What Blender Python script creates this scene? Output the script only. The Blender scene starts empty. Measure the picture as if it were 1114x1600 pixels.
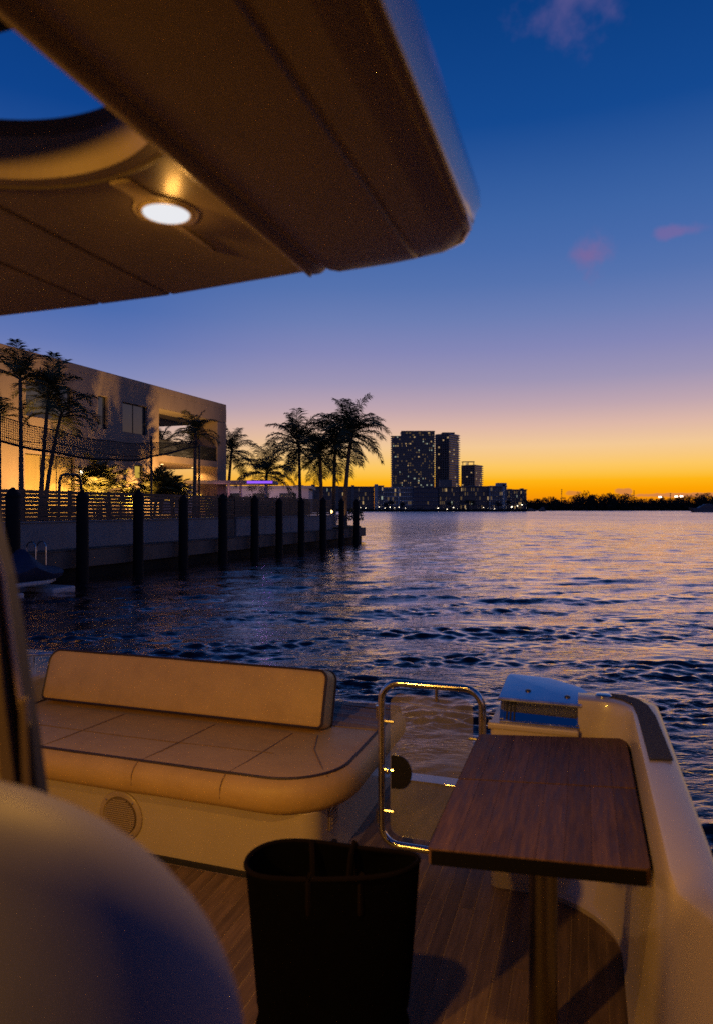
import bpy, bmesh, math, random
import numpy as np
from mathutils import Vector, Matrix
random.seed(7)
rng = np.random.default_rng(7)
SC = bpy.context.scene
COL = SC.collection
R = math.radians

# ------------------------------------------------------------------ camera
CAMZ = 2.4
cam_d = bpy.data.cameras.new('camera')
cam = bpy.data.objects.new('camera', cam_d)
COL.objects.link(cam)
cam.location = (0, 0, CAMZ)
cam.rotation_euler = (R(90), 0, 0)
cam_d.sensor_fit = 'VERTICAL'
cam_d.sensor_height = 36.0
cam_d.lens = 24.0
cam_d.shift_y = -0.0031
cam_d.clip_start = 0.02
cam_d.clip_end = 12000
cam_d.dof.use_dof = True
cam_d.dof.focus_distance = 7.5
cam_d.dof.aperture_fstop = 2.8
SC.camera = cam

# ------------------------------------------------------------------ sky
SUN_AZ = R(16.0)          # afterglow, measured from +Y towards +X
world = bpy.data.worlds.new('World')
SC.world = world
world.use_nodes = True
wt = world.node_tree
wt.nodes.clear()
WN = wt.nodes.new
WL = wt.links.new

def srgb(r, g, b):
    def c(v):
        v /= 255.0
        return v / 12.92 if v <= 0.04045 else ((v + 0.055) / 1.055) ** 2.4
    return (c(r), c(g), c(b), 1.0)

def wmath(op, a, b=None, clamp=False):
    n = WN('ShaderNodeMath'); n.operation = op; n.use_clamp = clamp
    for i, v in enumerate((a, b)):
        if v is None:
            continue
        if isinstance(v, (int, float)):
            n.inputs[i].default_value = v
        else:
            WL(v, n.inputs[i])
    return n.outputs[0]

def wdot(v, c):
    n = WN('ShaderNodeVectorMath'); n.operation = 'DOT_PRODUCT'
    WL(v, n.inputs[0]); n.inputs[1].default_value = c
    return n.outputs['Value']

def wsmooth(v, a, b, o0=0.0, o1=1.0):
    n = WN('ShaderNodeMapRange'); n.interpolation_type = 'SMOOTHSTEP'
    WL(v, n.inputs['Value'])
    n.inputs['From Min'].default_value = a; n.inputs['From Max'].default_value = b
    n.inputs['To Min'].default_value = o0; n.inputs['To Max'].default_value = o1
    return n.outputs[0]

def wmix(fac, a, b):
    n = WN('ShaderNodeMix'); n.data_type = 'RGBA'
    if isinstance(fac, (int, float)):
        n.inputs[0].default_value = fac
    else:
        WL(fac, n.inputs[0])
    for i, v in ((6, a), (7, b)):
        if isinstance(v, tuple):
            n.inputs[i].default_value = v
        else:
            WL(v, n.inputs[i])
    return n.outputs[2]

tc = WN('ShaderNodeTexCoord')
DIR = tc.outputs['Generated']
sep = WN('ShaderNodeSeparateXYZ'); WL(DIR, sep.inputs[0])
zz = wmath('MAXIMUM', sep.outputs['Z'], 0.0)
fz = wmath('SQRT', zz)

def sky_ramp(stops):
    n = WN('ShaderNodeValToRGB'); cr = n.color_ramp; cr.interpolation = 'LINEAR'
    stops = [(math.sqrt(math.sin(R(e))), c) for e, c in stops]
    cr.elements[0].position = stops[0][0]; cr.elements[0].color = stops[0][1]
    cr.elements[1].position = stops[-1][0]; cr.elements[1].color = stops[-1][1]
    for p, c in stops[1:-1]:
        e = cr.elements.new(p); e.color = c
    WL(fz, n.inputs[0])
    return n.outputs[0]

glow = sky_ramp([(0.0, srgb(220, 128, 34)), (0.7, srgb(242, 142, 8)), (1.6, srgb(253, 164, 4)), (2.3, srgb(254, 181, 22)), (2.75, srgb(253, 192, 62)),
                 (3.5, srgb(253, 200, 98)), (5.1, srgb(243, 201, 150)), (6.7, srgb(222, 184, 168)), (8.3, srgb(192, 166, 176)),
                 (10.4, srgb(158, 149, 181)), (12.9, srgb(132, 135, 183)), (15.4, srgb(108, 126, 180)), (17.9, srgb(86, 115, 175)), (20.3, srgb(72, 107, 171)),
                 (22.6, srgb(62, 101, 166)), (25, srgb(50, 92, 159)), (29, srgb(20, 73, 145)), (36, srgb(9, 60, 127)), (50, srgb(4, 42, 98)), (90, srgb(3, 28, 72))])
dusk = sky_ramp([(0.0, srgb(92, 88, 118)), (3, srgb(104, 94, 124)), (7, srgb(100, 98, 138)), (12, srgb(82, 96, 150)), (20, srgb(54, 84, 154)),
                 (30, srgb(14, 64, 136)), (50, srgb(4, 42, 98)), (90, srgb(3, 28, 72))])
hor = WN('ShaderNodeVectorMath'); hor.operation = 'MULTIPLY'; WL(DIR, hor.inputs[0]); hor.inputs[1].default_value = (1, 1, 0)
nrm = WN('ShaderNodeVectorMath'); nrm.operation = 'NORMALIZE'; WL(hor.outputs[0], nrm.inputs[0])
az = wdot(nrm.outputs[0], (math.sin(SUN_AZ), math.cos(SUN_AZ), 0))
shoulder = sky_ramp([(0.0, srgb(190, 120, 62)), (1.0, srgb(230, 150, 62)), (2.3, srgb(243, 176, 88)), (3.5, srgb(238, 184, 122)), (5.1, srgb(226, 182, 148)), (6.7, srgb(202, 172, 166)),
                     (8.3, srgb(168, 156, 178)), (10.4, srgb(130, 138, 186)), (12.9, srgb(100, 120, 181)), (15.4, srgb(76, 108, 175)), (20.3, srgb(58, 98, 168)),
                     (25, srgb(40, 84, 155)), (29, srgb(14, 67, 141)), (36, srgb(8, 57, 124)), (50, srgb(4, 42, 98)), (90, srgb(3, 28, 72))])
sky = wmix(wsmooth(az, -0.35, 0.86), dusk, wmix(wsmooth(az, 0.80, 0.965), shoulder, glow))
# a few small clouds, each at its own place in the sky
cn = WN('ShaderNodeTexNoise'); WL(DIR, cn.inputs['Vector']); cn.inputs['Scale'].default_value = 26; cn.inputs['Detail'].default_value = 6
cn2 = WN('ShaderNodeTexNoise'); WL(DIR, cn2.inputs['Vector']); cn2.inputs['Scale'].default_value = 90; cn2.inputs['Detail'].default_value = 5

def cloud(az_deg, el_deg, wa, we, col, strength, noise, nsrc, soft=0.9):
    global sky
    a, e = R(az_deg), R(el_deg)
    t = (math.cos(a), -math.sin(a), 0.0)
    u = (-math.sin(a) * math.sin(e), -math.cos(a) * math.sin(e), math.cos(e))
    c = (math.sin(a) * math.cos(e), math.cos(a) * math.cos(e), math.sin(e))
    x = wmath('DIVIDE', wdot(DIR, t), math.tan(R(wa)))
    y = wmath('DIVIDE', wdot(DIR, u), math.tan(R(we)))
    r = wmath('SQRT', wmath('ADD', wmath('MULTIPLY', x, x), wmath('MULTIPLY', y, y)))
    r = wmath('ADD', r, wmath('MULTIPLY', wmath('SUBTRACT', nsrc.outputs[0], 0.5), noise))
    m = wsmooth(r, 1.15, 1.15 - soft, 0.0, strength)
    front = wmath('GREATER_THAN', wdot(DIR, c), 0.5)
    sky = wmix(wmath('MULTIPLY', m, front), sky, col)

cloud(17.5, 35.5, 3.4, 2.6, srgb(86, 84, 142), 0.8, 3.0, cn, 1.3)
cloud(18.9, 19.3, 2.0, 1.5, srgb(122, 104, 158), 0.85, 2.8, cn, 1.2)
cloud(25.2, 20.2, 2.2, 0.6, srgb(120, 104, 162), 0.7, 2.6, cn, 1.0)
cloud(21.4, 1.35, 0.7, 0.26, srgb(206, 128, 72), 0.85, 1.6, cn2, 0.4)
cloud(17.6, 1.25, 0.7, 0.2, srgb(206, 128, 66), 0.7, 1.6, cn2, 0.4)
cloud(25.5, 1.05, 3.6, 0.16, srgb(198, 124, 82), 0.75, 1.6, cn2, 0.4)
bg = WN('ShaderNodeBackground'); WL(sky, bg.inputs['Color']); bg.inputs['Strength'].default_value = 1.0
wo = WN('ShaderNodeOutputWorld'); WL(bg.outputs[0], wo.inputs['Surface'])

SC.view_settings.view_transform = 'Standard'
SC.view_settings.look = 'None'
SC.view_settings.exposure = 0.0
SC.view_settings.gamma = 1.0
SC.render.engine = 'CYCLES'
SC.cycles.use_denoising = False
SC.cycles.denoiser = 'OPENIMAGEDENOISE'
SC.cycles.denoising_input_passes = 'RGB_ALBEDO_NORMAL'
SC.cycles.denoising_prefilter = 'ACCURATE'
SC.cycles.max_bounces = 7
SC.cycles.transparent_max_bounces = 16
SC.cycles.caustics_reflective = False
SC.cycles.caustics_refractive = False
SC.cycles.sample_clamp_indirect = 4.0

# ------------------------------------------------------------------ frames: W world, B boat (x starboard-hand, y aft, z above deck), D dock (x across, y along)
DECK = 0.73
FR = {'W': (0.0, 0.0), 'B': (R(-18.5), DECK), 'D': (R(-20.2), 0.0)}

def to_world(fr, p):
    a, dz = FR[fr]
    c, s = math.cos(a), math.sin(a)
    return (p[0] * c - p[1] * s, p[0] * s + p[1] * c, p[2] + dz)

ORIG = {}

# ------------------------------------------------------------------ materials
MATS = {}

def mat(name, col, rough=0.6, metal=0.0, var=0.0, vscale=8.0, bump=0.0, bscale=60.0, bdist=0.004, rnd=0.0, coat=0.0, spec=0.5,
        stretch=(1, 1, 1), emit=None, estr=0.0, dark=None, dscale=3.0, damt=0.0, rvar=0.0, coatr=0.05, detail=5.0):
    m = bpy.data.materials.new(name); m.use_nodes = True
    nt = m.node_tree; b = nt.nodes['Principled BSDF']
    b.inputs['Base Color'].default_value = (*col, 1)
    b.inputs['Roughness'].default_value = rough
    b.inputs['Metallic'].default_value = metal
    b.inputs['Specular IOR Level'].default_value = spec
    b.inputs['Coat Weight'].default_value = coat
    b.inputs['Coat Roughness'].default_value = coatr
    if emit:
        b.inputs['Emission Color'].default_value = (*emit, 1); b.inputs['Emission Strength'].default_value = estr
    t = nt.nodes.new('ShaderNodeTexCoord')
    mp = nt.nodes.new('ShaderNodeMapping'); mp.inputs['Scale'].default_value = stretch
    nt.links.new(t.outputs['Object'], mp.inputs[0])
    V = mp.outputs[0]
    oi = nt.nodes.new('ShaderNodeObjectInfo')
    if rnd:
        add = nt.nodes.new('ShaderNodeVectorMath'); add.operation = 'ADD'
        mul = nt.nodes.new('ShaderNodeVectorMath'); mul.operation = 'SCALE'; mul.inputs[0].default_value = (13.1, 7.7, 3.3)
        nt.links.new(oi.outputs['Random'], mul.inputs['Scale'])
        nt.links.new(V, add.inputs[0]); nt.links.new(mul.outputs[0], add.inputs[1]); V = add.outputs[0]
    cur = None
    if var or rnd:
        n = nt.nodes.new('ShaderNodeTexNoise'); n.inputs['Scale'].default_value = vscale; n.inputs['Detail'].default_value = detail
        n.inputs['Roughness'].default_value = 0.62
        nt.links.new(V, n.inputs['Vector'])
        mr = nt.nodes.new('ShaderNodeMapRange'); nt.links.new(n.outputs[0], mr.inputs[0])
        mr.inputs[1].default_value = 0.28; mr.inputs[2].default_value = 0.72
        mr.inputs[3].default_value = 1 - var; mr.inputs[4].default_value = 1 + var
        f = mr.outputs[0]
        if rnd:
            mr2 = nt.nodes.new('ShaderNodeMapRange'); nt.links.new(oi.outputs['Random'], mr2.inputs[0])
            mr2.inputs[3].default_value = 1 - rnd; mr2.inputs[4].default_value = 1 + rnd
            mm = nt.nodes.new('ShaderNodeMath'); mm.operation = 'MULTIPLY'
            nt.links.new(f, mm.inputs[0]); nt.links.new(mr2.outputs[0], mm.inputs[1]); f = mm.outputs[0]
        sc = nt.nodes.new('ShaderNodeVectorMath'); sc.operation = 'SCALE'; sc.inputs[0].default_value = col
        nt.links.new(f, sc.inputs['Scale']); cur = sc.outputs[0]
        if rvar:
            mr3 = nt.nodes.new('ShaderNodeMapRange'); nt.links.new(n.outputs[0], mr3.inputs[0])
            mr3.inputs[1].default_value = 0.3; mr3.inputs[2].default_value = 0.7
            mr3.inputs[3].default_value = max(0.02, rough - rvar); mr3.inputs[4].default_value = rough + rvar
            nt.links.new(mr3.outputs[0], b.inputs['Roughness'])
    if dark:
        n = nt.nodes.new('ShaderNodeTexNoise'); n.inputs['Scale'].default_value = dscale; n.inputs['Detail'].default_value = 7; n.inputs['Roughness'].default_value = 0.65
        nt.links.new(V, n.inputs['Vector'])
        mr = nt.nodes.new('ShaderNodeMapRange'); nt.links.new(n.outputs[0], mr.inputs[0])
        mr.inputs[1].default_value = 0.5; mr.inputs[2].default_value = 0.75; mr.inputs[3].default_value = 0; mr.inputs[4].default_value = damt
        mx = nt.nodes.new('ShaderNodeMix'); mx.data_type = 'RGBA'
        nt.links.new(mr.outputs[0], mx.inputs[0])
        if cur is None:
            mx.inputs[6].default_value = (*col, 1)
        else:
            nt.links.new(cur, mx.inputs[6])
        mx.inputs[7].default_value = (*dark, 1); cur = mx.outputs[2]
    if cur is not None:
        nt.links.new(cur, b.inputs['Base Color'])
    if bump:
        n = nt.nodes.new('ShaderNodeTexNoise'); n.inputs['Scale'].default_value = bscale; n.inputs['Detail'].default_value = 4
        nt.links.new(V, n.inputs['Vector'])
        bp = nt.nodes.new('ShaderNodeBump'); bp.inputs['Strength'].default_value = bump; bp.inputs['Distance'].default_value = bdist
        nt.links.new(n.outputs[0], bp.inputs['Height']); nt.links.new(bp.outputs[0], b.inputs['Normal'])
    MATS[name] = m
    return m

def emis(name, col, s):
    m = bpy.data.materials.new(name); m.use_nodes = True
    nt = m.node_tree; nt.nodes.clear()
    e = nt.nodes.new('ShaderNodeEmission'); e.inputs[0].default_value = (*col, 1); e.inputs[1].default_value = s
    o = nt.nodes.new('ShaderNodeOutputMaterial'); nt.links.new(e.outputs[0], o.inputs[0])
    m.cycles.emission_sampling = 'NONE'
    MATS[name] = m
    return m

M = MATS
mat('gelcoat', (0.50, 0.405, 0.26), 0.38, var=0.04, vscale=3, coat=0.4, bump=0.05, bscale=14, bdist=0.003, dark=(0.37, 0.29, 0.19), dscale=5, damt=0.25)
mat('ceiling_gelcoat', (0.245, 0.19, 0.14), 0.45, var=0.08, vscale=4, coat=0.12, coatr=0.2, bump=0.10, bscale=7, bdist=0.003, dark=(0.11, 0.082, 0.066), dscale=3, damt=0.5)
mat('gloss_white', (0.6, 0.58, 0.57), 0.15, coat=0.8)
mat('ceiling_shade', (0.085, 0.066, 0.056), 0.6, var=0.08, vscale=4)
mat('black_trim', (0.004, 0.0035, 0.0035), 0.8, spec=0.1)
mat('nonslip', (0.035, 0.03, 0.03), 0.85, var=0.2, vscale=40, bump=0.5, bscale=400)
mat('leather', (0.54, 0.345, 0.105), 0.52, var=0.08, vscale=7, bump=0.45, bscale=20, bdist=0.006, dark=(0.38, 0.23, 0.07), dscale=6, damt=0.5)
mat('leather_flat', (0.20, 0.145, 0.10), 0.6, var=0.10, vscale=9, bump=0.6, bscale=26, bdist=0.004, dark=(0.36, 0.27, 0.18), dscale=5, damt=0.5)
mat('piping', (0.035, 0.02, 0.015), 0.6, var=0.2)
mat('seam_thread', (0.22, 0.14, 0.075), 0.8)
mat('stainless', (0.62, 0.60, 0.57), 0.16, metal=1.0, var=0.05, vscale=20, rvar=0.08)
mat('brushed_steel', (0.17, 0.145, 0.125), 0.34, metal=1.0, var=0.12, vscale=30, stretch=(1, 1, 0.05))
mat('mirror', (0.58, 0.60, 0.64), 0.04, metal=1.0, bump=0.02, bscale=6, bdist=0.004)
mat('plate_steel', (0.68, 0.70, 0.74), 0.28, metal=1.0, var=0.06, vscale=12, rvar=0.08)
mat('table_teak', (0.118, 0.062, 0.046), 0.62, var=0.5, vscale=13, stretch=(6, 0.5, 1), rnd=0.2, bump=0.3, bscale=60, bdist=0.0012, rvar=0.15, coat=0.0, spec=0.25, coatr=0.3,
    dark=(0.035, 0.015, 0.011), dscale=7, damt=0.8)
mat('deck_teak', (0.165, 0.103, 0.058), 0.66, var=0.38, vscale=14, stretch=(4, 0.35, 1), rnd=0.24, bump=0.3, bscale=70, bdist=0.001, dark=(0.035, 0.020, 0.012), dscale=2.2, damt=0.75)
mat('caulk', (0.36, 0.25, 0.16), 0.8, var=0.15)
mat('black_fabric', (0.0016, 0.0015, 0.0014), 1.0, var=0.25, vscale=30, bump=0.5, bscale=320, bdist=0.002, spec=0.04)
mat('bag_trim', (0.005, 0.003, 0.0025), 0.9, var=0.2, spec=0.08)
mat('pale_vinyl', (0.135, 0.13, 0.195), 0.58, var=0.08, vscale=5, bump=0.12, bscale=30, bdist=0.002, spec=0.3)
mat('rubber_black', (0.012, 0.011, 0.012), 0.7)
mat('jamb', (0.075, 0.05, 0.04), 0.4, var=0.1, vscale=6)
mat('jamb_light', (0.34, 0.25, 0.24), 0.35, var=0.1, vscale=6)
mat('jamb_dark', (0.014, 0.01, 0.01), 0.6)
mat('grille_cloth', (0.16, 0.11, 0.07), 0.8, var=0.2, vscale=200)
mat('grille_ring', (0.40, 0.30, 0.19), 0.4)
mat('latch_dark', (0.006, 0.007, 0.014), 0.25)
# shore
mat('stucco', (0.33, 0.26, 0.195), 0.85, var=0.10, vscale=1.2, stretch=(1, 1, 0.25), bump=0.4, bscale=22, bdist=0.01, dark=(0.20, 0.15, 0.115), dscale=0.7, damt=0.7)
mat('stucco_soffit', (0.30, 0.25, 0.20), 0.85, var=0.1, vscale=2)
mat('seawall_white', (0.25, 0.235, 0.235), 0.85, var=0.14, vscale=1.5, bump=0.5, bscale=18, bdist=0.01, dark=(0.2, 0.19, 0.18), dscale=1.1, damt=0.6)
mat('dock_timber', (0.13, 0.09, 0.065), 0.85, var=0.3, vscale=6, stretch=(1, .2, 1), rnd=0.2)
mat('dock_concrete', (0.15, 0.115, 0.09), 0.9, var=0.25, vscale=2, bump=0.4, bscale=12, bdist=0.01)
mat('pile_black', (0.008, 0.0075, 0.0075), 0.75, var=0.3, vscale=6, bump=0.3, bscale=10, bdist=0.01, spec=0.2)
mat('fence_wood', (0.105, 0.058, 0.036), 0.7, var=0.3, vscale=5, stretch=(1, 0.3, 3), rnd=0.28)
mat('trunk_bark', (0.13, 0.10, 0.075), 0.9, var=0.35, vscale=9, stretch=(1, 1, 5), bump=0.6, bscale=16, bdist=0.02)
mat('frond_green', (0.07, 0.08, 0.03), 0.6, var=0.4, vscale=2, rnd=0.3, spec=0.3)
mat('frond_young', (0.105, 0.105, 0.03), 0.55, var=0.3, vscale=2, rnd=0.3, spec=0.3)
mat('hedge_leaf', (0.035, 0.05, 0.02), 0.7, var=0.5, vscale=6)
mat('soil_grass', (0.04, 0.05, 0.022), 0.95, var=0.5, vscale=3, bump=0.6, bscale=30, bdist=0.03)
mat('window_glass', (0.045, 0.06, 0.065), 0.12, spec=0.8)
mat('blind_grey', (0.12, 0.14, 0.14), 0.7, var=0.1, vscale=3)
mat('curtain', (0.30, 0.24, 0.10), 0.8, var=0.3, vscale=12, stretch=(1, 6, 0.05))
mat('frame_dark', (0.02, 0.018, 0.016), 0.5)
mat('net_black', (0.012, 0.011, 0.010), 0.9)
mat('cover_navy', (0.022, 0.026, 0.06), 0.55, var=0.2, vscale=7, bump=0.4, bscale=6, bdist=0.03)
mat('float_white', (0.42, 0.42, 0.44), 0.5, var=0.1)
mat('pergola_white', (0.42, 0.37, 0.34), 0.7, var=0.06)
mat('pale_wall', (0.62, 0.54, 0.54), 0.85, var=0.08, vscale=1)
mat('tower_dark', (0.17, 0.125, 0.10), 0.7, var=0.15, vscale=0.2)
mat('tower_mid', (0.33, 0.25, 0.20), 0.7, var=0.15, vscale=0.2)
mat('slab_white', (0.78, 0.62, 0.55), 0.7, var=0.1, vscale=0.3)
mat('far_glass', (0.025, 0.028, 0.034), 0.2, spec=0.7)
mat('apt_dark', (0.24, 0.18, 0.15), 0.85, var=0.2, vscale=0.3)
mat('apt_grey', (0.48, 0.44, 0.40), 0.85, var=0.2, vscale=0.3)
mat('apt_blue', (0.15, 0.135, 0.16), 0.85, var=0.2, vscale=0.3)
mat('shore_dark', (0.02, 0.019, 0.017), 0.95, var=0.4, vscale=0.4)
mat('tree_far', (0.022, 0.024, 0.016), 0.9, var=0.5, vscale=0.6)
mat('mast_metal', (0.05, 0.045, 0.045), 0.6)
mat('boat_grey', (0.10, 0.09, 0.10), 0.4, var=0.1)
emis('lamp_white', (0.95, 0.96, 1.0), 0.86)
emis('lamp_warm', (1.0, 0.62, 0.24), 4.0)
emis('sconce_white', (1.0, 0.75, 0.42), 7.0)
emis('lit_warm', (1.0, 0.66, 0.30), 0.42)
emis('lit_cool', (0.80, 0.90, 0.70), 0.36)
emis('lit_yellow', (0.95, 0.62, 0.10), 0.55)
emis('shore_lamp', (1.0, 0.82, 0.58), 4.5)
emis('flood_lamp', (1.0, 0.80, 0.62), 5.0)
emis('lit_dim', (1.0, 0.66, 0.34), 0.10)
emis('led_purple', (0.30, 0.10, 0.95), 1.1)

# ------------------------------------------------------------------ mesh builder
class MB:
    def __init__(self):
        self.v = []; self.f = []; self.mi = []; self.cm = 0

    def add(self, vs, fs):
        b = len(self.v)
        self.v += [tuple(p) for p in vs]
        for f in fs:
            self.f.append(tuple(b + i for i in f)); self.mi.append(self.cm)
        return self

    def box(self, x0, x1, y0, y1, z0, z1):
        return self.add([(x0, y0, z0), (x1, y0, z0), (x1, y1, z0), (x0, y1, z0), (x0, y0, z1), (x1, y0, z1), (x1, y1, z1), (x0, y1, z1)],
                        [(0, 3, 2, 1), (4, 5, 6, 7), (0, 1, 5, 4), (1, 2, 6, 5), (2, 3, 7, 6), (3, 0, 4, 7)])

    def prism(self, poly, z0, z1):
        n = len(poly)
        vs = [(p[0], p[1], z0) for p in poly] + [(p[0], p[1], z1) for p in poly]
        fs = [tuple(range(n - 1, -1, -1)), tuple(range(n, 2 * n))] + [(i, (i + 1) % n, n + (i + 1) % n, n + i) for i in range(n)]
        return self.add(vs, fs)

    def rings(self, rs, cap0=True, cap1=True, closed=True):
        n = len(rs[0]); fs = []
        for k in range(len(rs) - 1):
            for i in range(n if closed else n - 1):
                j = (i + 1) % n
                fs.append((k * n + i, k * n + j, (k + 1) * n + j, (k + 1) * n + i))
        if cap0: fs.append(tuple(range(n - 1, -1, -1)))
        if cap1: fs.append(tuple((len(rs) - 1) * n + i for i in range(n)))
        return self.add([p for r in rs for p in r], fs)

    def tube(self, path, rad, n=8, closed=False, cap=True):
        P = [Vector(p) for p in path]; m = len(P); rs = []
        up = Vector((0, 0, 1)); prev = None
        for i in range(m):
            if closed:
                t = P[(i + 1) % m] - P[i - 1]
            else:
                t = P[min(i + 1, m - 1)] - P[max(i - 1, 0)]
            t.normalize()
            if prev is None:
                a = t.cross(up if abs(t.z) < 0.9 else Vector((1, 0, 0)))
            else:
                a = prev - t * prev.dot(t)
            a.normalize(); prev = a; b = t.cross(a)
            r = rad[i] if isinstance(rad, (list, tuple)) else rad
            rs.append([tuple(P[i] + (a * math.cos(2 * math.pi * k / n) + b * math.sin(2 * math.pi * k / n)) * r) for k in range(n)])
        if closed:
            rs.append(rs[0])
        return self.rings(rs, cap and not closed, cap and not closed)

    def lathe(self, prof, cx=0, cy=0, cz=0, n=24, axis='z', sx=1.0, sy=1.0, cap0=True, cap1=True):
        rs = []
        for r, h in prof:
            ring = []
            for k in range(n):
                a = 2 * math.pi * k / n
                x, y = r * math.cos(a) * sx, r * math.sin(a) * sy
                if axis == 'z': ring.append((cx + x, cy + y, cz + h))
                else: ring.append((cx + x, cy - h, cz + y))       # axis along -y
            rs.append(ring)
        return self.rings(rs, cap0, cap1)

    def build(self, name, m, parent=None, origin=(0, 0, 0), smooth=False, bevel=0.0, seg=2):
        if parent is not None:
            origin = ORIG[parent.name]
        me = bpy.data.meshes.new(name)
        o0, o1, o2 = origin
        me.from_pydata([(x - o0, y - o1, z - o2) for x, y, z in self.v], [], self.f)
        for mm in (m if isinstance(m, (list, tuple)) else [m]):
            me.materials.append(MATS[mm])
        if any(self.mi):
            me.polygons.foreach_set('material_index', self.mi)
        bm = bmesh.new(); bm.from_mesh(me); bmesh.ops.recalc_face_normals(bm, faces=bm.faces); bm.to_mesh(me); bm.free()
        if smooth:
            me.shade_auto(35) if hasattr(me, 'shade_auto') else me.polygons.foreach_set('use_smooth', [True] * len(me.polygons))
            if not hasattr(me, 'shade_auto'):
                me.set_sharp_from_angle(angle=R(38))
        me.update()
        o = bpy.data.objects.new(name, me); COL.objects.link(o)
        if parent is not None:
            o.parent = parent
        ORIG[o.name] = origin
        if bevel:
            bv = o.modifiers.new('bevel', 'BEVEL'); bv.width = bevel; bv.segments = seg; bv.limit_method = 'ANGLE'; bv.angle_limit = R(40)
            bv.harden_normals = False
        return o

def tag(o, label=None, cat=None, group=None, kind=None):
    if label: o['label'] = label
    if cat: o['category'] = cat
    if group: o['group'] = group
    if kind: o['kind'] = kind
    return o

def thing(name, label, cat, fr, base, group=None, kind=None):
    o = bpy.data.objects.new(name, None); COL.objects.link(o)
    o.empty_display_size = 0.2
    o.location = to_world(fr, base); o.rotation_euler = (0, 0, FR[fr][0])
    ORIG[o.name] = tuple(base)
    return tag(o, label, cat, group, kind)

def single(mb, name, m, fr, base, label=None, cat=None, group=None, kind=None, **kw):
    o = mb.build(name, m, None, base, **kw)
    o.location = to_world(fr, base); o.rotation_euler = (0, 0, FR[fr][0])
    return tag(o, label, cat, group, kind)

def copy_tree(o, parent=None):
    c = o.copy(); COL.objects.link(c)
    c.parent = parent
    ORIG[c.name] = ORIG.get(o.name, (0, 0, 0))
    for ch in list(o.children):
        copy_tree(ch, c)
    return c

def light(name, kind, fr, pos, power, col, parent=None, size=0.05, aim=None, spot=None, blend=0.5):
    d = bpy.data.lights.new(name, kind); d.energy = power; d.color = col
    if kind == 'AREA':
        d.shape = 'DISK'; d.size = size
    else:
        d.shadow_soft_size = size
    if kind == 'SPOT':
        d.spot_size = R(spot); d.spot_blend = blend
    o = bpy.data.objects.new(name, d); COL.objects.link(o)
    if parent is not None:
        og = ORIG[parent.name]; o.parent = parent
        o.location = (pos[0] - og[0], pos[1] - og[1], pos[2] - og[2])
    else:
        o.location = to_world(fr, pos)
    if aim:
        o.rotation_euler = Vector(aim).to_track_quat('-Z', 'Y').to_euler()
    return o

def rrect(x0, x1, y0, y1, r, n=7):
    """counter-clockwise rounded rectangle; r is one radius or four (x0y0, x1y0, x1y1, x0y1)"""
    r4 = r if isinstance(r, (list, tuple)) else (r,) * 4
    out = []
    for (cx, cy, sx, sy, a0), rr in zip(((x0, y0, 1, 1, 180), (x1, y0, -1, 1, 270), (x1, y1, -1, -1, 0), (x0, y1, 1, -1, 90)), r4):
        for k in range(n + 1):
            a = R(a0 + 90 * k / n)
            out.append((cx + sx * rr + rr * math.cos(a), cy + sy * rr + rr * math.sin(a)))
    return out

def resample(poly, step):
    out = []
    n = len(poly)
    for i in range(n):
        a, b = poly[i], poly[(i + 1) % n]
        d = math.dist(a, b); k = max(1, int(d / step))
        if d < 1e-6: continue
        for j in range(k):
            out.append((a[0] + (b[0] - a[0]) * j / k, a[1] + (b[1] - a[1]) * j / k))
    return out

def inset_fn(poly):
    n = len(poly); nor = []
    for i in range(n):
        a, b = poly[i - 1], poly[(i + 1) % n]
        tx, ty = b[0] - a[0], b[1] - a[1]; l = math.hypot(tx, ty) or 1
        nor.append((-ty / l, tx / l))
    return lambda d: [(p[0] + q[0] * d, p[1] + q[1] * d) for p, q in zip(poly, nor)]

def cushion(poly, prof, place, wob=0.0, sd=1):
    ins = inset_fn(poly); mb = MB(); r_ = random.Random(sd)
    ph = [r_.uniform(0, 6.28) for _ in range(6)]
    rs = []
    for d, h in prof:
        ring = []
        for (x, y) in ins(d):
            w = wob * (math.sin(x * 7.3 + ph[0] + h * 20) + 0.7 * math.sin(y * 11 + ph[1]) + 0.6 * math.sin((x + y) * 17 + ph[2] + h * 31))
            ring.append(place(x, y, h + w))
        rs.append(ring)
    mb.rings(rs)
    return mb, ins

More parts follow.
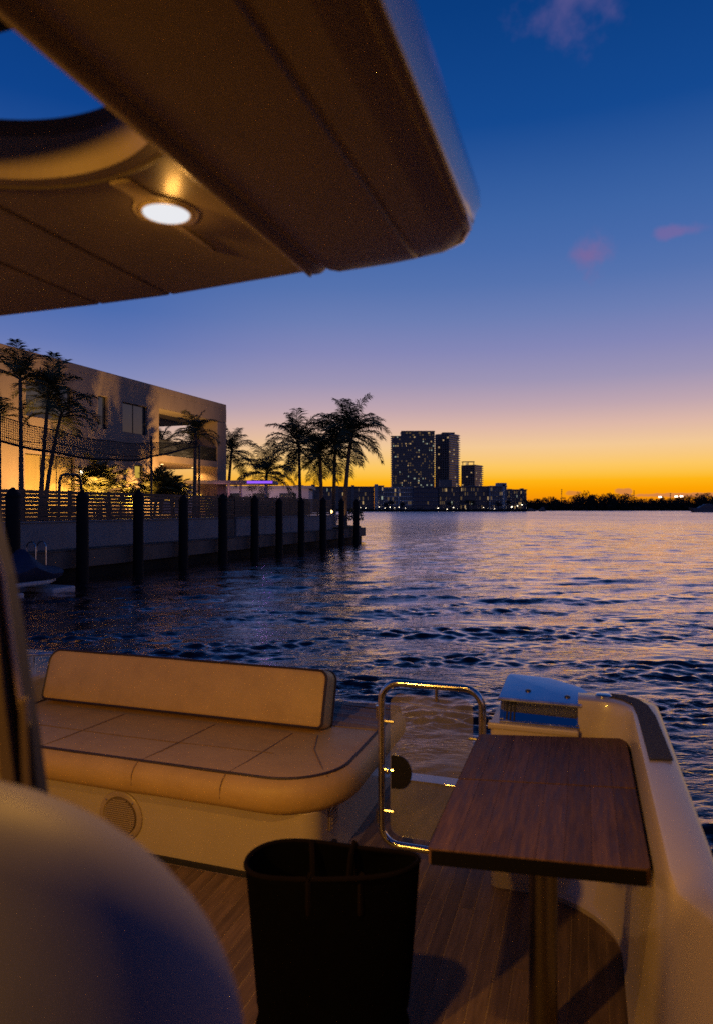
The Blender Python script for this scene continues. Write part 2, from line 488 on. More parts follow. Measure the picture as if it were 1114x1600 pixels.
# ------------------------------------------------------------------ water
def build_water():
    fine = np.linspace(R(-34), R(34), 700)
    left = np.linspace(R(-180), R(-34), 50)[:-1]
    right = np.linspace(R(34), R(180), 50)[1:]
    ang = np.concatenate([left, fine, right])
    rad = np.concatenate([[0.0], np.geomspace(0.9, 4.0, 14)[:-1], np.geomspace(4.0, 320.0, 940)[:-1], np.geomspace(320, 9000, 90)])
    A, Q = np.meshgrid(ang, rad)
    X = Q * np.sin(A); Y = Q * np.cos(A)
    step = np.maximum(np.gradient(rad)[:, None] * np.ones_like(A), Q * (R(68) / 700))
    inside = (np.abs(A) <= R(34.01))
    th = R(20.2)
    T = X * math.cos(th) - Y * math.sin(th); S = X * math.sin(th) + Y * math.cos(th)
    # patches: chop grows away from the dock, streaks and lulls of wind
    lull = 0.5 + 0.5 * np.clip(np.sin(X * 0.09 + 1.7 + 0.9 * np.sin(Y * 0.05)) * 0.6 + np.sin(Y * 0.13 - X * 0.05 + 0.6) * 0.5, -1, 1)
    shelter = np.clip((T + 15.2) / 3.0, 0, 1); shelter = shelter * shelter * (3 - 2 * shelter)
    edge = np.where(S > 24, 1, np.clip((S - 16) / 8, 0, 1))
    amp = (0.62 + 0.5 * lull) * (1 - 0.62 * (1 - shelter) * edge)
    H = np.zeros_like(X)
    r3 = np.random.default_rng(5); G = np.zeros_like(X)
    for i in range(26):
        lx, ly = r3.uniform(2.5, 14), r3.uniform(0.9, 5.0)
        G += np.sin(X * 2 * math.pi / lx * r3.choice([-1, 1]) + Y * 2 * math.pi / ly + r3.uniform(0, 6.28) + 1.3 * np.sin(X * 0.4 + i))
    G = np.clip(0.80 + 0.2 * G, 0.25, 1.6)
    near = 1 + 0.5 * np.clip((24 - Y) / 14, 0, 1) * np.clip(Y, 0, 1)
    amp = amp * near
    r2 = np.random.default_rng(11)
    for i in range(110):
        lam = 0.11 * (3.4 / 0.11) ** (i / 109)
        d = R(-8) + r2.normal(0, 0.42 + 0.16 * (lam < 0.6))           # crests run roughly across the view
        kx, ky = math.sin(d) * 2 * math.pi / lam, math.cos(d) * 2 * math.pi / lam
        far = np.clip((Y - 6) / 16, 0.3, 1) if lam > 0.6 else 1.0
        a = (0.028 if lam < 0.5 else 0.0150) * lam / 6.283 * r2.uniform(0.5, 1.4) * far
        w = np.clip((lam / step - 2.2) / 2.5, 0, 1)
        ph = kx * X + ky * Y + r2.uniform(0, 6.28) + 0.9 * np.sin(X * 0.31 + i) + 0.9 * np.sin(Y * 0.23 + 2 * i)
        s = np.sin(ph)
        H += a * w * (s + 0.3 * np.cos(2 * ph)) * amp * (G if lam < 1.1 else 0.4 + 0.6 * G)
    H *= inside
    # the boat's own wake: two oblique trains fanning out from the stern
    n0, n1 = X.shape
    co = np.stack([X, Y, H], -1).reshape(-1, 3).astype(np.float32)
    i, j = np.meshgrid(np.arange(n0 - 1), np.arange(n1 - 1), indexing='ij')
    a = i * n1 + j
    q = np.stack([a, a + 1, a + n1 + 1, a + n1], -1).reshape(-1, 4).astype(np.int32)
    me = bpy.data.meshes.new('water')
    me.vertices.add(len(co)); me.vertices.foreach_set('co', co.ravel())
    me.loops.add(q.size); me.loops.foreach_set('vertex_index', q.ravel().copy())
    me.polygons.add(len(q)); me.polygons.foreach_set('loop_start', np.arange(0, q.size, 4, dtype=np.int32))
    me.polygons.foreach_set('loop_total', np.full(len(q), 4, np.int32))
    me.polygons.foreach_set('use_smooth', np.ones(len(q), bool))
    me.update(calc_edges=True)
    m = bpy.data.materials.new('water'); m.use_nodes = True
    nt = m.node_tree; b = nt.nodes['Principled BSDF']
    b.inputs['Base Color'].default_value = (0.008, 0.007, 0.010, 1); b.inputs['Roughness'].default_value = 0.06; b.inputs['IOR'].default_value = 1.333
    b.inputs['Specular Tint'].default_value = (1.0, 0.82, 0.74, 1); b.inputs['Specular IOR Level'].default_value = 0.36
    WROUGH = b.inputs['Roughness']
    g = nt.nodes.new('ShaderNodeNewGeometry')
    mp = nt.nodes.new('ShaderNodeMapping'); mp.inputs['Scale'].default_value = (0.45, 1.0, 1.0); mp.inputs['Rotation'].default_value = (0, 0, R(6))
    nt.links.new(g.outputs['Position'], mp.inputs[0])
    dist = nt.nodes.new('ShaderNodeVectorMath'); dist.operation = 'LENGTH'; nt.links.new(g.outputs['Position'], dist.inputs[0])
    rr = nt.nodes.new('ShaderNodeMapRange'); nt.links.new(dist.outputs['Value'], rr.inputs[0])
    rr.inputs[1].default_value = 25; rr.inputs[2].default_value = 170; rr.inputs[3].default_value = 0.045; rr.inputs[4].default_value = 0.2
    prev = None
    for sc, stg, d, lo, hi in ((15.0, 0.9, 0.018, 6, 70), (2.6, 0.6, 0.07, 60, 240), (0.6, 1.5, 0.3, 260, 1200)):
        n = nt.nodes.new('ShaderNodeTexNoise'); n.inputs['Scale'].default_value = sc; n.inputs['Detail'].default_value = 3.5; n.inputs['Roughness'].default_value = 0.55
        n.inputs['Distortion'].default_value = 0.5
        nt.links.new(mp.outputs[0], n.inputs['Vector'])
        bp = nt.nodes.new('ShaderNodeBump'); bp.inputs['Distance'].default_value = d
        mr = nt.nodes.new('ShaderNodeMapRange'); nt.links.new(dist.outputs['Value'], mr.inputs[0])
        mr.inputs[1].default_value = lo * 0.15; mr.inputs[2].default_value = lo; mr.inputs[3].default_value = stg * (1 if sc > 5 else 0.12); mr.inputs[4].default_value = stg
        pn = nt.nodes.new('ShaderNodeTexNoise'); pn.inputs['Scale'].default_value = sc * 0.09; pn.inputs['Detail'].default_value = 3
        nt.links.new(mp.outputs[0], pn.inputs['Vector'])
        pm = nt.nodes.new('ShaderNodeMapRange'); nt.links.new(pn.outputs[0], pm.inputs[0])
        pm.inputs[1].default_value = 0.36; pm.inputs[2].default_value = 0.66; pm.inputs[3].default_value = 0.25; pm.inputs[4].default_value = 1.5
        mm = nt.nodes.new('ShaderNodeMath'); mm.operation = 'MULTIPLY'; nt.links.new(mr.outputs[0], mm.inputs[0]); nt.links.new(pm.outputs[0], mm.inputs[1])
        nt.links.new(mm.outputs[0], bp.inputs['Strength'])
        nt.links.new(n.outputs[0], bp.inputs['Height'])
        if prev: nt.links.new(prev, bp.inputs['Normal'])
        prev = bp.outputs[0]
    # clear dark water under a surface whose reflection rises towards grazing view
    gl = nt.nodes.new('ShaderNodeBsdfGlossy'); gl.inputs['Color'].default_value = (1.0, 0.89, 0.90, 1)
    df = nt.nodes.new('ShaderNodeBsdfDiffuse'); df.inputs['Color'].default_value = (0.014, 0.011, 0.014, 1)
    nt.links.new(rr.outputs[0], gl.inputs['Roughness']); nt.links.new(prev, gl.inputs['Normal'])
    fr = nt.nodes.new('ShaderNodeFresnel'); fr.inputs['IOR'].default_value = 1.333; nt.links.new(prev, fr.inputs['Normal'])
    pw = nt.nodes.new('ShaderNodeMath'); pw.operation = 'POWER'; pw.inputs[1].default_value = 1.25; nt.links.new(fr.outputs[0], pw.inputs[0])
    sc2 = nt.nodes.new('ShaderNodeMath'); sc2.operation = 'MULTIPLY'; sc2.use_clamp = True; sc2.inputs[1].default_value = 2.4; nt.links.new(pw.outputs[0], sc2.inputs[0])
    mx = nt.nodes.new('ShaderNodeMixShader'); nt.links.new(sc2.outputs[0], mx.inputs[0])
    nt.links.new(df.outputs[0], mx.inputs[1]); nt.links.new(gl.outputs[0], mx.inputs[2])
    nt.links.new(mx.outputs[0], nt.nodes['Material Output'].inputs['Surface'])
    nt.nodes.remove(b)
    me.materials.append(m)
    o = bpy.data.objects.new('water', me); COL.objects.link(o)
    tag(o, kind='structure')

build_water()

# ------------------------------------------------------------------ land
mb = MB(); mb.prism([(-17.9, 6), (-17.9, 43.2), (-25, 47.5), (-40, 62), (-90, 62), (-90, 6)], -1.0, 1.94)
single(mb, 'garden_ground', 'soil_grass', 'D', (-17.9, 6, 0), kind='structure')
mb = MB(); mb.prism([(-17.1, 43.3), (-17.1, 47.4), (-19, 49.5), (-24.9, 50.5), (-24.9, 47.4), (-17.92, 43.3)], -1.0, 1.14)
single(mb, 'planting_bed', 'soil_grass', 'D', (-17.1, 43.3, 0), kind='structure')
mb = MB(); mb.prism([(-330, 640), (60, 650), (170, 655), (170, 720), (-330, 720)], -1, 0.9)
mb.prism([(170, 885), (1500, 880), (1500, 1100), (170, 1100)], -1, 0.7)
single(mb, 'far_shore', 'shore_dark', 'W', (0, 650, 0), kind='structure')

# ------------------------------------------------------------------ seawall, dock, piles, fence
sw = thing('seawall', 'pale rendered seawall carrying the slatted fence above the dark dock', 'wall', 'D', (-17.7, 13, 0))
S0, S1 = 13.0, 43.1
ps = [S0, 16.4, 19.6, 22.9, 26.1, 29.2]
for a, b in list(zip(ps[:-1], ps[1:])) + [(30.3, 33.4), (33.4, 36.6), (36.6, 39.9), (39.9, S1)]:
    MB().box(-17.9, -17.6, a + 0.012, b - 0.012, 1.0, 1.93).build('panel', 'seawall_white', sw, bevel=0.012)
MB().box(-17.98, -17.68, S0, S1, 0.9, 1.9).build('backing', 'dock_concrete', sw)
MB().box(-17.93, -17.55, S0, 29.22, 1.935, 1.985).build('coping', 'seawall_white', sw, bevel=0.01)
MB().box(-17.93, -17.55, 30.28, S1, 1.935, 1.985).build('coping', 'seawall_white', sw, bevel=0.01)

dk = thing('dock', 'low dark dock walkway running along the foot of the seawall', 'dock', 'D', (-17.0, 13, 0))
pl_ = [(-17.59, 11.0), (-16.85, 11.0), (-16.85, 47.6)] + [(-16.85 - 1.1 * (1 - math.cos(R(a))), 47.6 + 0.9 * math.sin(R(a))) for a in range(15, 91, 15)] + [(-19.0, 48.6), (-19.0, 43.4), (-17.59, 43.4)]
MB().prism(pl_, 0.40, 0.98).build('face_beam', 'dock_concrete', dk, bevel=0.02)
MB().prism([(-17.55, 11), (-17.05, 11), (-17.05, 47.4), (-17.55, 47.4)], -1.0, 0.38).build('sheet_piling', 'pile_black', dk)
k = 0; s = 11.1
while s < 47.5:
    MB().box(-17.56 if s < 43.4 else -18.2, -16.83, s, s + 0.285, 0.985, 1.025).build('plank', 'dock_timber', dk); s += 0.30

ORD = ['first', 'second', 'third', 'fourth', 'fifth', 'sixth', 'seventh', 'eighth', 'ninth', 'tenth', 'eleventh', 'twelfth']
pile_s = [44.8, 42.0, 38.9, 35.7, 32.9, 30.2, 27.2, 24.1, 21.2, 18.3, 15.45]
for i, s in enumerate(pile_s):
    lab = 'black mooring pile with pointed cap, %s counted from the outer end of the dock' % ORD[i]
    t = thing('mooring_pile', lab, 'pile', 'D', (-16.5, s, 0), 'mooring piles along the dock')
    jr = random.Random(i); r0 = 0.20 * jr.uniform(0.93, 1.08); h = 2.78 + jr.uniform(-0.06, 0.10)
    prof = [(r0 * 1.04, -1.5), (r0 * 1.02, 0.4), (r0, 1.5), (r0 * 0.99, h), (r0 * 0.9, h + 0.03)]
    MB().lathe(prof, -16.5, s, 0, 14).build('post', 'pile_black', t, smooth=True)
    MB().lathe([(r0 * 1.06, h - 0.04), (r0 * 1.05, h + 0.02), (r0 * 0.55, h + 0.16), (0.03, h + 0.25)], -16.5, s, 0, 14).build('cap', 'pile_black', t, smooth=True)

fn = thing('slat_fence', 'dark timber fence of horizontal slats standing on the seawall', 'fence', 'D', (-17.75, 13, 1.99))
posts = [13.0]
while posts[-1] < 28.5: posts.append(posts[-1] + 2.02)
posts[-1] = 29.2
posts2 = [30.3 + 2.13 * i for i in range(7)]
slat_me = {}
for seq in (posts, posts2):
    for i, p in enumerate(seq):
        MB().box(-17.80, -17.72, p - 0.045, p + 0.045, 1.99, 3.04).build('post', 'fence_wood', fn)
        if i + 1 < len(seq):
            for q in range(8):
                z = 2.02 + q * 0.127
                d = random.uniform(-0.004, 0.004)
                MB().box(-17.715 + d, -17.69 + d, p + 0.005, seq[i + 1] - 0.005, z + d, z + 0.109 + d).build('slat', 'fence_wood', fn)
gt = thing('dock_gate', 'dark slatted timber gate closing the gap in the seawall', 'gate', 'D', (-17.7, 29.7, 1.0))
for q in range(15):
    z = 1.06 + q * 0.127
    MB().box(-17.715, -17.69, 29.27, 30.23, z, z + 0.098).build('slat', 'fence_wood', gt)
for p in (29.30, 30.20):
    MB().box(-17.80, -17.72, p - 0.05, p + 0.05, 1.03, 3.08).build('post', 'fence_wood', gt)
rl = thing('railing', 'short pale railing of upright bars past the end of the seawall', 'railing', 'D', (-17.6, 43.3, 1.0))
for q in range(6):
    MB().tube([(-17.65, 43.3 + q * 0.22, 1.03), (-17.65, 43.3 + q * 0.22, 1.98)], 0.022, 6).build('baluster', 'float_white', rl)
MB().tube([(-17.65, 43.2, 2.0), (-17.65, 44.5, 2.0)], 0.03, 6).build('handrail', 'float_white', rl)

# ------------------------------------------------------------------ house
def wall_holes(y0, y1, z0, z1, holes, x_front, x_back):
    ys = sorted({y0, y1, *[h[0] for h in holes], *[h[1] for h in holes]}); zs = sorted({z0, z1, *[h[2] for h in holes], *[h[3] for h in holes]})
    def solid(i, j):
        if not (0 <= i < len(ys) - 1 and 0 <= j < len(zs) - 1): return False
        a, b = (ys[i] + ys[i + 1]) / 2, (zs[j] + zs[j + 1]) / 2
        return not any(h[0] < a < h[1] and h[2] < b < h[3] for h in holes)
    mb = MB()
    for i in range(len(ys) - 1):
        for j in range(len(zs) - 1):
            if not solid(i, j): continue
            a, b, c, d = ys[i], ys[i + 1], zs[j], zs[j + 1]
            mb.add([(x_front, a, c), (x_front, b, c), (x_front, b, d), (x_front, a, d)], [(0, 1, 2, 3)])
            mb.add([(x_back, a, c), (x_back, b, c), (x_back, b, d), (x_back, a, d)], [(3, 2, 1, 0)])
            for (ii, jj, q) in ((i - 1, j, [(a, c), (a, d)]), (i + 1, j, [(b, c), (b, d)]), (i, j - 1, [(a, c), (b, c)]), (i, j + 1, [(a, d), (b, d)])):
                if not solid(ii, jj):
                    (p, r), (p2, r2) = q
                    mb.add([(x_front, p, r), (x_front, p2, r2), (x_back, p2, r2), (x_back, p, r)], [(0, 1, 2, 3)])
    return mb

hs = thing('villa', 'large flat roofed villa with stucco walls lit amber from below', 'house', 'D', (-24, 16, 1.94))
HT, GZ = -24.0, 1.94
holes = [(23.17, 25.97, 6.50, 8.12), (27.71, 28.42, 6.46, 8.12), (29.55, 31.63, 6.46, 8.06), (23.13, 26.13, 2.05, 4.86), (30.54, 31.24, 4.05, 4.78)]
wall_holes(14.0, 32.67, GZ, 9.02, holes, HT, HT - 0.32).build('wall', 'stucco', hs)
MB().box(-33, HT - 0.33, 32.35, 32.66, GZ, 9.02).build('side_wall', 'stucco', hs)
MB().box(-33, HT, 14.0, 14.3, GZ, 9.0).build('side_wall', 'stucco', hs)
MB().box(-33.3, -33.0, 14.0, 32.6, GZ, 9.0).build('rear_wall', 'stucco', hs)
rf = MB().box(-33.3, HT + 0.004, 14.0, 40.0, 9.024, 9.38).build('roof', 'stucco', hs, bevel=0.02)
MB().box(-33, HT + 0.004, 32.674, 40.0, 8.17, 9.02).build('lintel_beam', 'stucco', hs)
MB().box(-32.9, HT - 0.02, 32.68, 39.98, 8.13, 8.166).build('terrace_soffit', 'stucco_soffit', hs)
MB().box(-25.6, HT + 0.006, 38.9, 40.003, GZ, 8.128).build('pillar', 'stucco', hs, bevel=0.015)
MB().box(-33, HT - 0.01, 32.67, 38.9, 5.13, 5.5).build('terrace_slab', 'stucco', hs)
MB().box(-33, -25.61, 38.9, 39.97, 5.13, 5.5).build('terrace_slab', 'stucco', hs)
MB().box(-33, HT, 32.67, 40.0, GZ, 2.05).build('terrace_floor', 'stucco_soffit', hs)
for (a, b, c, d), kind in zip(holes, ('w', 'w', 'w', 'd', 'y')):
    x = HT - 0.16
    w = MB().box(x - 0.04, x, a, b, c, c + 0.05).box(x - 0.04, x, a, b, d - 0.05, d).box(x - 0.04, x, a, a + 0.05, c + 0.05, d - 0.05).box(x - 0.04, x, b - 0.05, b, c + 0.05, d - 0.05).build(
        'door' if kind == 'd' else 'window', 'frame_dark', hs)
    nm = 2 if b - a > 1.5 else 1
    if kind == 'd': nm = 3
    for q in range(nm):
        ya, yb = a + 0.05 + (b - a - 0.1) * q / nm, a + 0.05 + (b - a - 0.1) * (q + 1) / nm
        MB().box(x - 0.03, x - 0.015, ya + 0.02, yb - 0.02, c + 0.05, d - 0.05).build('pane', {'w': 'window_glass', 'd': 'curtain', 'y': 'lit_yellow'}[kind], w)
        if q: MB().box(x - 0.04, x + 0.005, ya - 0.02, ya + 0.02, c + 0.05, d - 0.05).build('mullion', 'frame_dark', w)
    MB().box(x - 0.3, x - 0.25, a, b, c, d).build('blind', 'blind_grey' if kind != 'd' else 'curtain', w)
# terrace glass rail
tr = MB().box(HT - 0.08, HT - 0.06, 32.75, 38.85, 5.52, 6.35).build('glass_balustrade', 'window_glass', hs)
_m = bpy.data.materials.new('smoked_pane'); _m.use_nodes = True
_nt = _m.node_tree; _b = _nt.nodes['Principled BSDF']; _b.inputs['Base Color'].default_value = (0.03, 0.035, 0.03, 1); _b.inputs['Roughness'].default_value = 0.1; _b.inputs['Alpha'].default_value = 0.62
tr.data.materials[0] = _m; MATS['smoked_pane'] = _m
MB().tube([(HT - 0.07, 32.75, 6.38), (HT - 0.07, 38.85, 6.38)], 0.025, 6).build('handrail', 'frame_dark', hs)
WARM = (1.0, 0.51, 0.13)
for i, (x, y) in enumerate(((-25.2, 34.6), (-26.6, 36.2), (-27.8, 35.2), (-25.4, 38.2))):
    d = thing('terrace_downlight', ['round downlight in the lower terrace ceiling, closest to the amber wall', 'round downlight in the middle of the lower terrace ceiling', 'round downlight deepest inside the lower terrace ceiling', 'round downlight beside the lit terrace pillar'][i],
              'ceiling light', 'D', (x, y, 5.126), 'downlights under the terrace slab')
    MB().lathe([(0.12, 0.0), (0.12, -0.02), (0.09, -0.025)], x, y, 5.126, 14).build('trim', 'stucco', d)
    MB().lathe([(0.085, -0.027), (0.085, -0.045), (0.03, -0.05)], x, y, 5.126, 14).build('lens', 'lamp_warm', d)
    light('lamp_glow', 'SPOT', 'D', (x, y, 5.05), 210, WARM, d, 0.08, (0, 0, -1), 150)
sc_ = thing('wall_sconce', 'slim upright sconce glowing white on the amber villa wall', 'wall lamp', 'D', (HT + 0.02, 26.47, 4.0))
MB().box(HT + 0.002, HT + 0.05, 26.40, 26.54, 3.66, 4.42).build('back_plate', 'frame_dark', sc_)
MB().box(HT + 0.052, HT + 0.11, 26.42, 26.52, 3.70, 4.26).build('tube', 'sconce_white', sc_)
light('sconce_glow', 'POINT', 'D', (HT + 0.25, 26.47, 3.9), 16, WARM, sc_, 0.1)
ups = [(15.6, 4, 'at the near end of the villa wall'), (18.7, 7, 'in front of the plain amber wall'), (21.9, 13, 'beneath the tall slim palms'), (24.4, 34, 'by the sconce'), (27.0, 44, 'between the bushy areca palms'), (31.75, 60, 'at the corner of the amber wall')]
for (s, p, w) in ups:
    u = thing('garden_uplight', 'amber garden spotlight aimed up the villa wall, ' + w, 'spotlight', 'D', (-21.0, s, GZ), 'garden spotlights along the villa wall')
    MB().lathe([(0.03, 0), (0.03, 0.1), (0.07, 0.14), (0.085, 0.26), (0.07, 0.255)], -21.0, s, GZ, 12).build('housing', 'frame_dark', u)
    MB().lathe([(0.066, 0.24), (0.03, 0.25)], -21.0, s, GZ, 12).build('lens', 'lamp_warm', u)
    light('uplight_beam', 'SPOT', 'D', (-21.0, s, GZ + 0.3), p * 46.0, WARM, u, 0.03, (-0.9, random.uniform(-0.1, 0.1), 1), 125, 0.7)

# ------------------------------------------------------------------ palms
def frond_mesh(name, L, e0, droop, nl, leaf, seed, width=0.045, hang=0.55):
    r_ = random.Random(seed); mb = MB()
    pts = []; p = Vector((0, 0, 0)); e = R(e0); n = 14
    twist = r_.uniform(-0.25, 0.25)
    for i in range(n + 1):
        pts.append(p.copy())
        p = p + Vector((math.cos(e), math.sin(twist * i / n) * 0.3, math.sin(e))) * (L / n)
        e -= R(droop) / n * (0.35 + 1.3 * i / n)
    mb.tube(pts, [0.03 * L / 2.6 * (1 - 0.85 * i / n) + 0.004 for i in range(n + 1)], 4)
    for k in range(nl):
        f = 0.10 + 0.88 * (k + 0.5) / nl
        x = f * n; i = min(int(x), n - 1); a = pts[i].lerp(pts[i + 1], x - i)
        t = (pts[i + 1] - pts[i]).normalized()
        side = t.cross(Vector((0, 0, 1)));
        side = side.normalized() if side.length > 1e-3 else Vector((0, 1, 0))
        upv = side.cross(t).normalized()
        ll = leaf * (0.45 + 0.75 * math.sin(math.pi * min(1, f * 0.92 + 0.06))) * r_.uniform(0.8, 1.12)
        for sg in (-1, 1):
            d1 = (side * sg * 0.86 + t * 0.55 + upv * r_.uniform(0.0, 0.35)).normalized()
            b = a + d1 * ll * 0.5
            d2 = (d1 + Vector((0, 0, -1)) * hang * r_.uniform(0.6, 1.5)).normalized()
            c = b + d2 * ll * 0.55
            w = width * r_.uniform(0.8, 1.2)
            tw = (t * 0.8 + upv * r_.uniform(-0.6, 0.6)).normalized() * w * 0.5
            mb.add([a - tw * 0.5, a + tw * 0.5, b + tw, c, b - tw], [(0, 1, 2, 4), (4, 2, 3)])
    me = bpy.data.meshes.new(name); me.from_pydata(mb.v, [], mb.f); me.update()
    return me

COCO = [[frond_mesh('coconut_frond', 2.75, e, d, 42, 0.74, 100 * i + j, 0.055, 0.75) for j in range(2)] for i, (e, d) in enumerate(((78, 60), (58, 85), (36, 95), (12, 85), (-14, 62), (-45, 30)))]
SLIM = [[frond_mesh('slim_frond', 1.75, e, d, 36, 0.46, 900 + 100 * i + j, 0.045, 0.45) for j in range(2)] for i, (e, d) in enumerate(((80, 50), (58, 90), (35, 105), (12, 100)))]
AREC = [[frond_mesh('areca_frond', 1.5, e, d, 30, 0.42, 1900 + 100 * i + j, 0.05, 0.3) for j in range(2)] for i, (e, d) in enumerate(((82, 40), (66, 70), (50, 85)))]
for fam, mm in ((COCO, 'frond_green'), (SLIM, 'frond_green'), (AREC, 'frond_young')):
    for lvl in fam:
        for me in lvl: me.materials.append(MATS[mm])

def palm(name, label, cat, fr, base, h, fam, counts, scale=1.0, lean=(0, 0), r0=0.14, r1=0.09, seed=0, group=None, mat_trunk='trunk_bark', ring=True):
    r_ = random.Random(seed)
    t = thing(name, label, cat, fr, base, group)
    bx, by, bz = base; n = 12; pts = []; rad = []
    for i in range(n + 1):
        f = i / n
        pts.append((bx + lean[0] * f ** 1.6, by + lean[1] * f ** 1.6, bz + h * f)); rad.append(r0 + (r1 - r0) * f + (0.06 * (1 - f) ** 6 * r0 / 0.14) + (0.008 if i % 2 else 0))
    MB().tube(pts, rad, 9).build('trunk', mat_trunk, t, smooth=True)
    top = pts[-1]; g = r_.uniform(0, 6.28)
    for lvl, c in enumerate(counts):
        for q in range(c):
            g += 2.39996 + r_.uniform(-0.25, 0.25)
            o = bpy.data.objects.new('frond', r_.choice(fam[lvl])); COL.objects.link(o); o.parent = t
            o.location = (top[0] - bx, top[1] - by, top[2] - bz - 0.06 * lvl * scale)
            o.rotation_euler = (r_.uniform(-0.2, 0.2), r_.uniform(-0.14, 0.14), g)
            k = scale * r_.uniform(0.86, 1.1); o.scale = (k, k, k)
    return t

GP = 'coconut palms along the point'
# (pixel column, depth) worked into dock coordinates by hand
palm('coconut_palm', 'tallest coconut palm, nearest the outer end of the dock with amber lit trunk', 'palm tree', 'W', (-0.90, 50.0, 1.14), 6.9, COCO, (4, 5, 6, 6, 3, 2), 1.10, (0.55, 0.3), 0.19, 0.11, 1, GP)
palm('coconut_palm', 'coconut palm whose crown touches the tallest palm from behind', 'palm tree', 'W', (-1.75, 52.5, 1.14), 6.4, COCO, (3, 5, 6, 5, 4, 3), 1.13, (0.15, 0), 0.17, 0.1, 2, GP)
palm('coconut_palm', 'shorter coconut palm with hanging fronds under the crowded crowns', 'palm tree', 'W', (-2.55, 50.5, 1.5), 4.9, COCO, (3, 4, 5, 5, 4, 3), 0.88, (-0.15, 0), 0.16, 0.1, 3, GP)
palm('coconut_palm', 'separate upright coconut palm with slim trunk behind the fence end', 'palm tree', 'W', (-4.15, 50.5, 1.94), 5.3, COCO, (4, 5, 6, 5, 4, 3), 1.07, (-0.1, 0.1), 0.13, 0.09, 4, GP)
palm('coconut_palm', 'low wide coconut palm rising behind the purple lit pergola', 'palm tree', 'W', (-6.9, 52, 1.94), 3.3, COCO, (3, 4, 6, 5, 3, 0), 1.07, (0.1, 0), 0.13, 0.09, 5, GP)
palm('coconut_palm', 'coconut palm partly hidden by the corner of the villa', 'palm tree', 'W', (-9.9, 52.5, 1.94), 5.0, COCO, (3, 5, 5, 5, 3, 3), 0.82, (0.35, 0), 0.13, 0.09, 6, GP)
palm('coconut_palm', 'coconut palm seen through the open upper terrace', 'palm tree', 'W', (-12.7, 54, 1.94), 4.8, COCO, (4, 5, 5, 5, 2, 0), 0.8, (0, 0), 0.13, 0.09, 7, GP)
palm('coconut_palm', 'coconut palm showing only fronds beside the terrace opening', 'palm tree', 'W', (-15.6, 54.5, 1.94), 5.2, COCO, (3, 5, 5, 5, 3, 0), 0.9, (0, 0), 0.13, 0.09, 8, GP)
GS = 'slim palms before the villa wall'
palm('slim_palm', 'leftmost slim palm before the villa, its crown reaching above the roofline', 'palm tree', 'D', (-20.0, 19.1, GZ), 5.25, SLIM, (2, 4, 5, 1), 0.9, (0.05, -0.1), 0.085, 0.055, 11, GS)
palm('slim_palm', 'slim palm with the densest crown covering the upper villa window', 'palm tree', 'D', (-20.0, 20.0, GZ), 4.8, SLIM, (2, 4, 5, 3), 1.0, (0.05, 0.35), 0.085, 0.055, 12, GS)
palm('slim_palm', 'slim palm drooping furthest towards the sconce', 'palm tree', 'D', (-20.0, 20.2, GZ), 4.2, SLIM, (1, 2, 4, 4), 1.0, (0.1, 0.75), 0.08, 0.05, 13, GS)
palm('slim_palm', 'shortest slim palm, lowest crown at the end of the row', 'palm tree', 'D', (-20.4, 18.5, GZ), 3.9, SLIM, (1, 3, 3, 1), 0.7, (-0.1, 0.1), 0.07, 0.05, 14, GS)
palm('slender_palm', 'dark slender palm standing in front of the open villa terrace', 'palm tree', 'D', (-20.0, 30.2, GZ), 4.4, SLIM, (3, 5, 5, 3), 0.82, (0.05, 0), 0.10, 0.07, 15)
GA = 'areca palms behind the fence'

def areca(label, base, sd, n=4, sc=1.0):
    r_ = random.Random(sd); t = thing('areca_palm', label, 'palm bush', 'D', base, GA)
    for q in range(n):
        dx, dy = r_.uniform(-0.35, 0.35), r_.uniform(-0.45, 0.45); h = r_.uniform(0.5, 1.35) * sc
        MB().tube([(base[0] + dx, base[1] + dy, base[2]), (base[0] + dx * 1.5, base[1] + dy * 1.5, base[2] + h)], 0.045, 6).build('stem', 'trunk_bark', t)
        g = r_.uniform(0, 6)
        for lvl, c in enumerate((2, 4, 4)):
            for _ in range(c):
                g += 2.4 + r_.uniform(-0.3, 0.3)
                o = bpy.data.objects.new('frond', r_.choice(AREC[lvl])); COL.objects.link(o); o.parent = t
                o.location = (dx * 1.5, dy * 1.5, h); o.rotation_euler = (r_.uniform(-.2, .2), r_.uniform(-.15, .15), g)
                k = sc * r_.uniform(0.75, 1.05); o.scale = (k, k, k)
areca('bushiest golden lit areca palm beside the wall sconce', (-22.3, 25.9, GZ), 21, 6, 1.1)
areca('small areca palm in front of the bright yellow window', (-22.3, 27.9, GZ), 22, 3, 0.85)
areca('dark areca palm at the corner of the villa wall', (-22.0, 29.2, GZ), 23, 5, 1.0)
areca('areca palm just before the lower terrace opening', (-21.6, 30.7, GZ), 24, 4, 0.95)

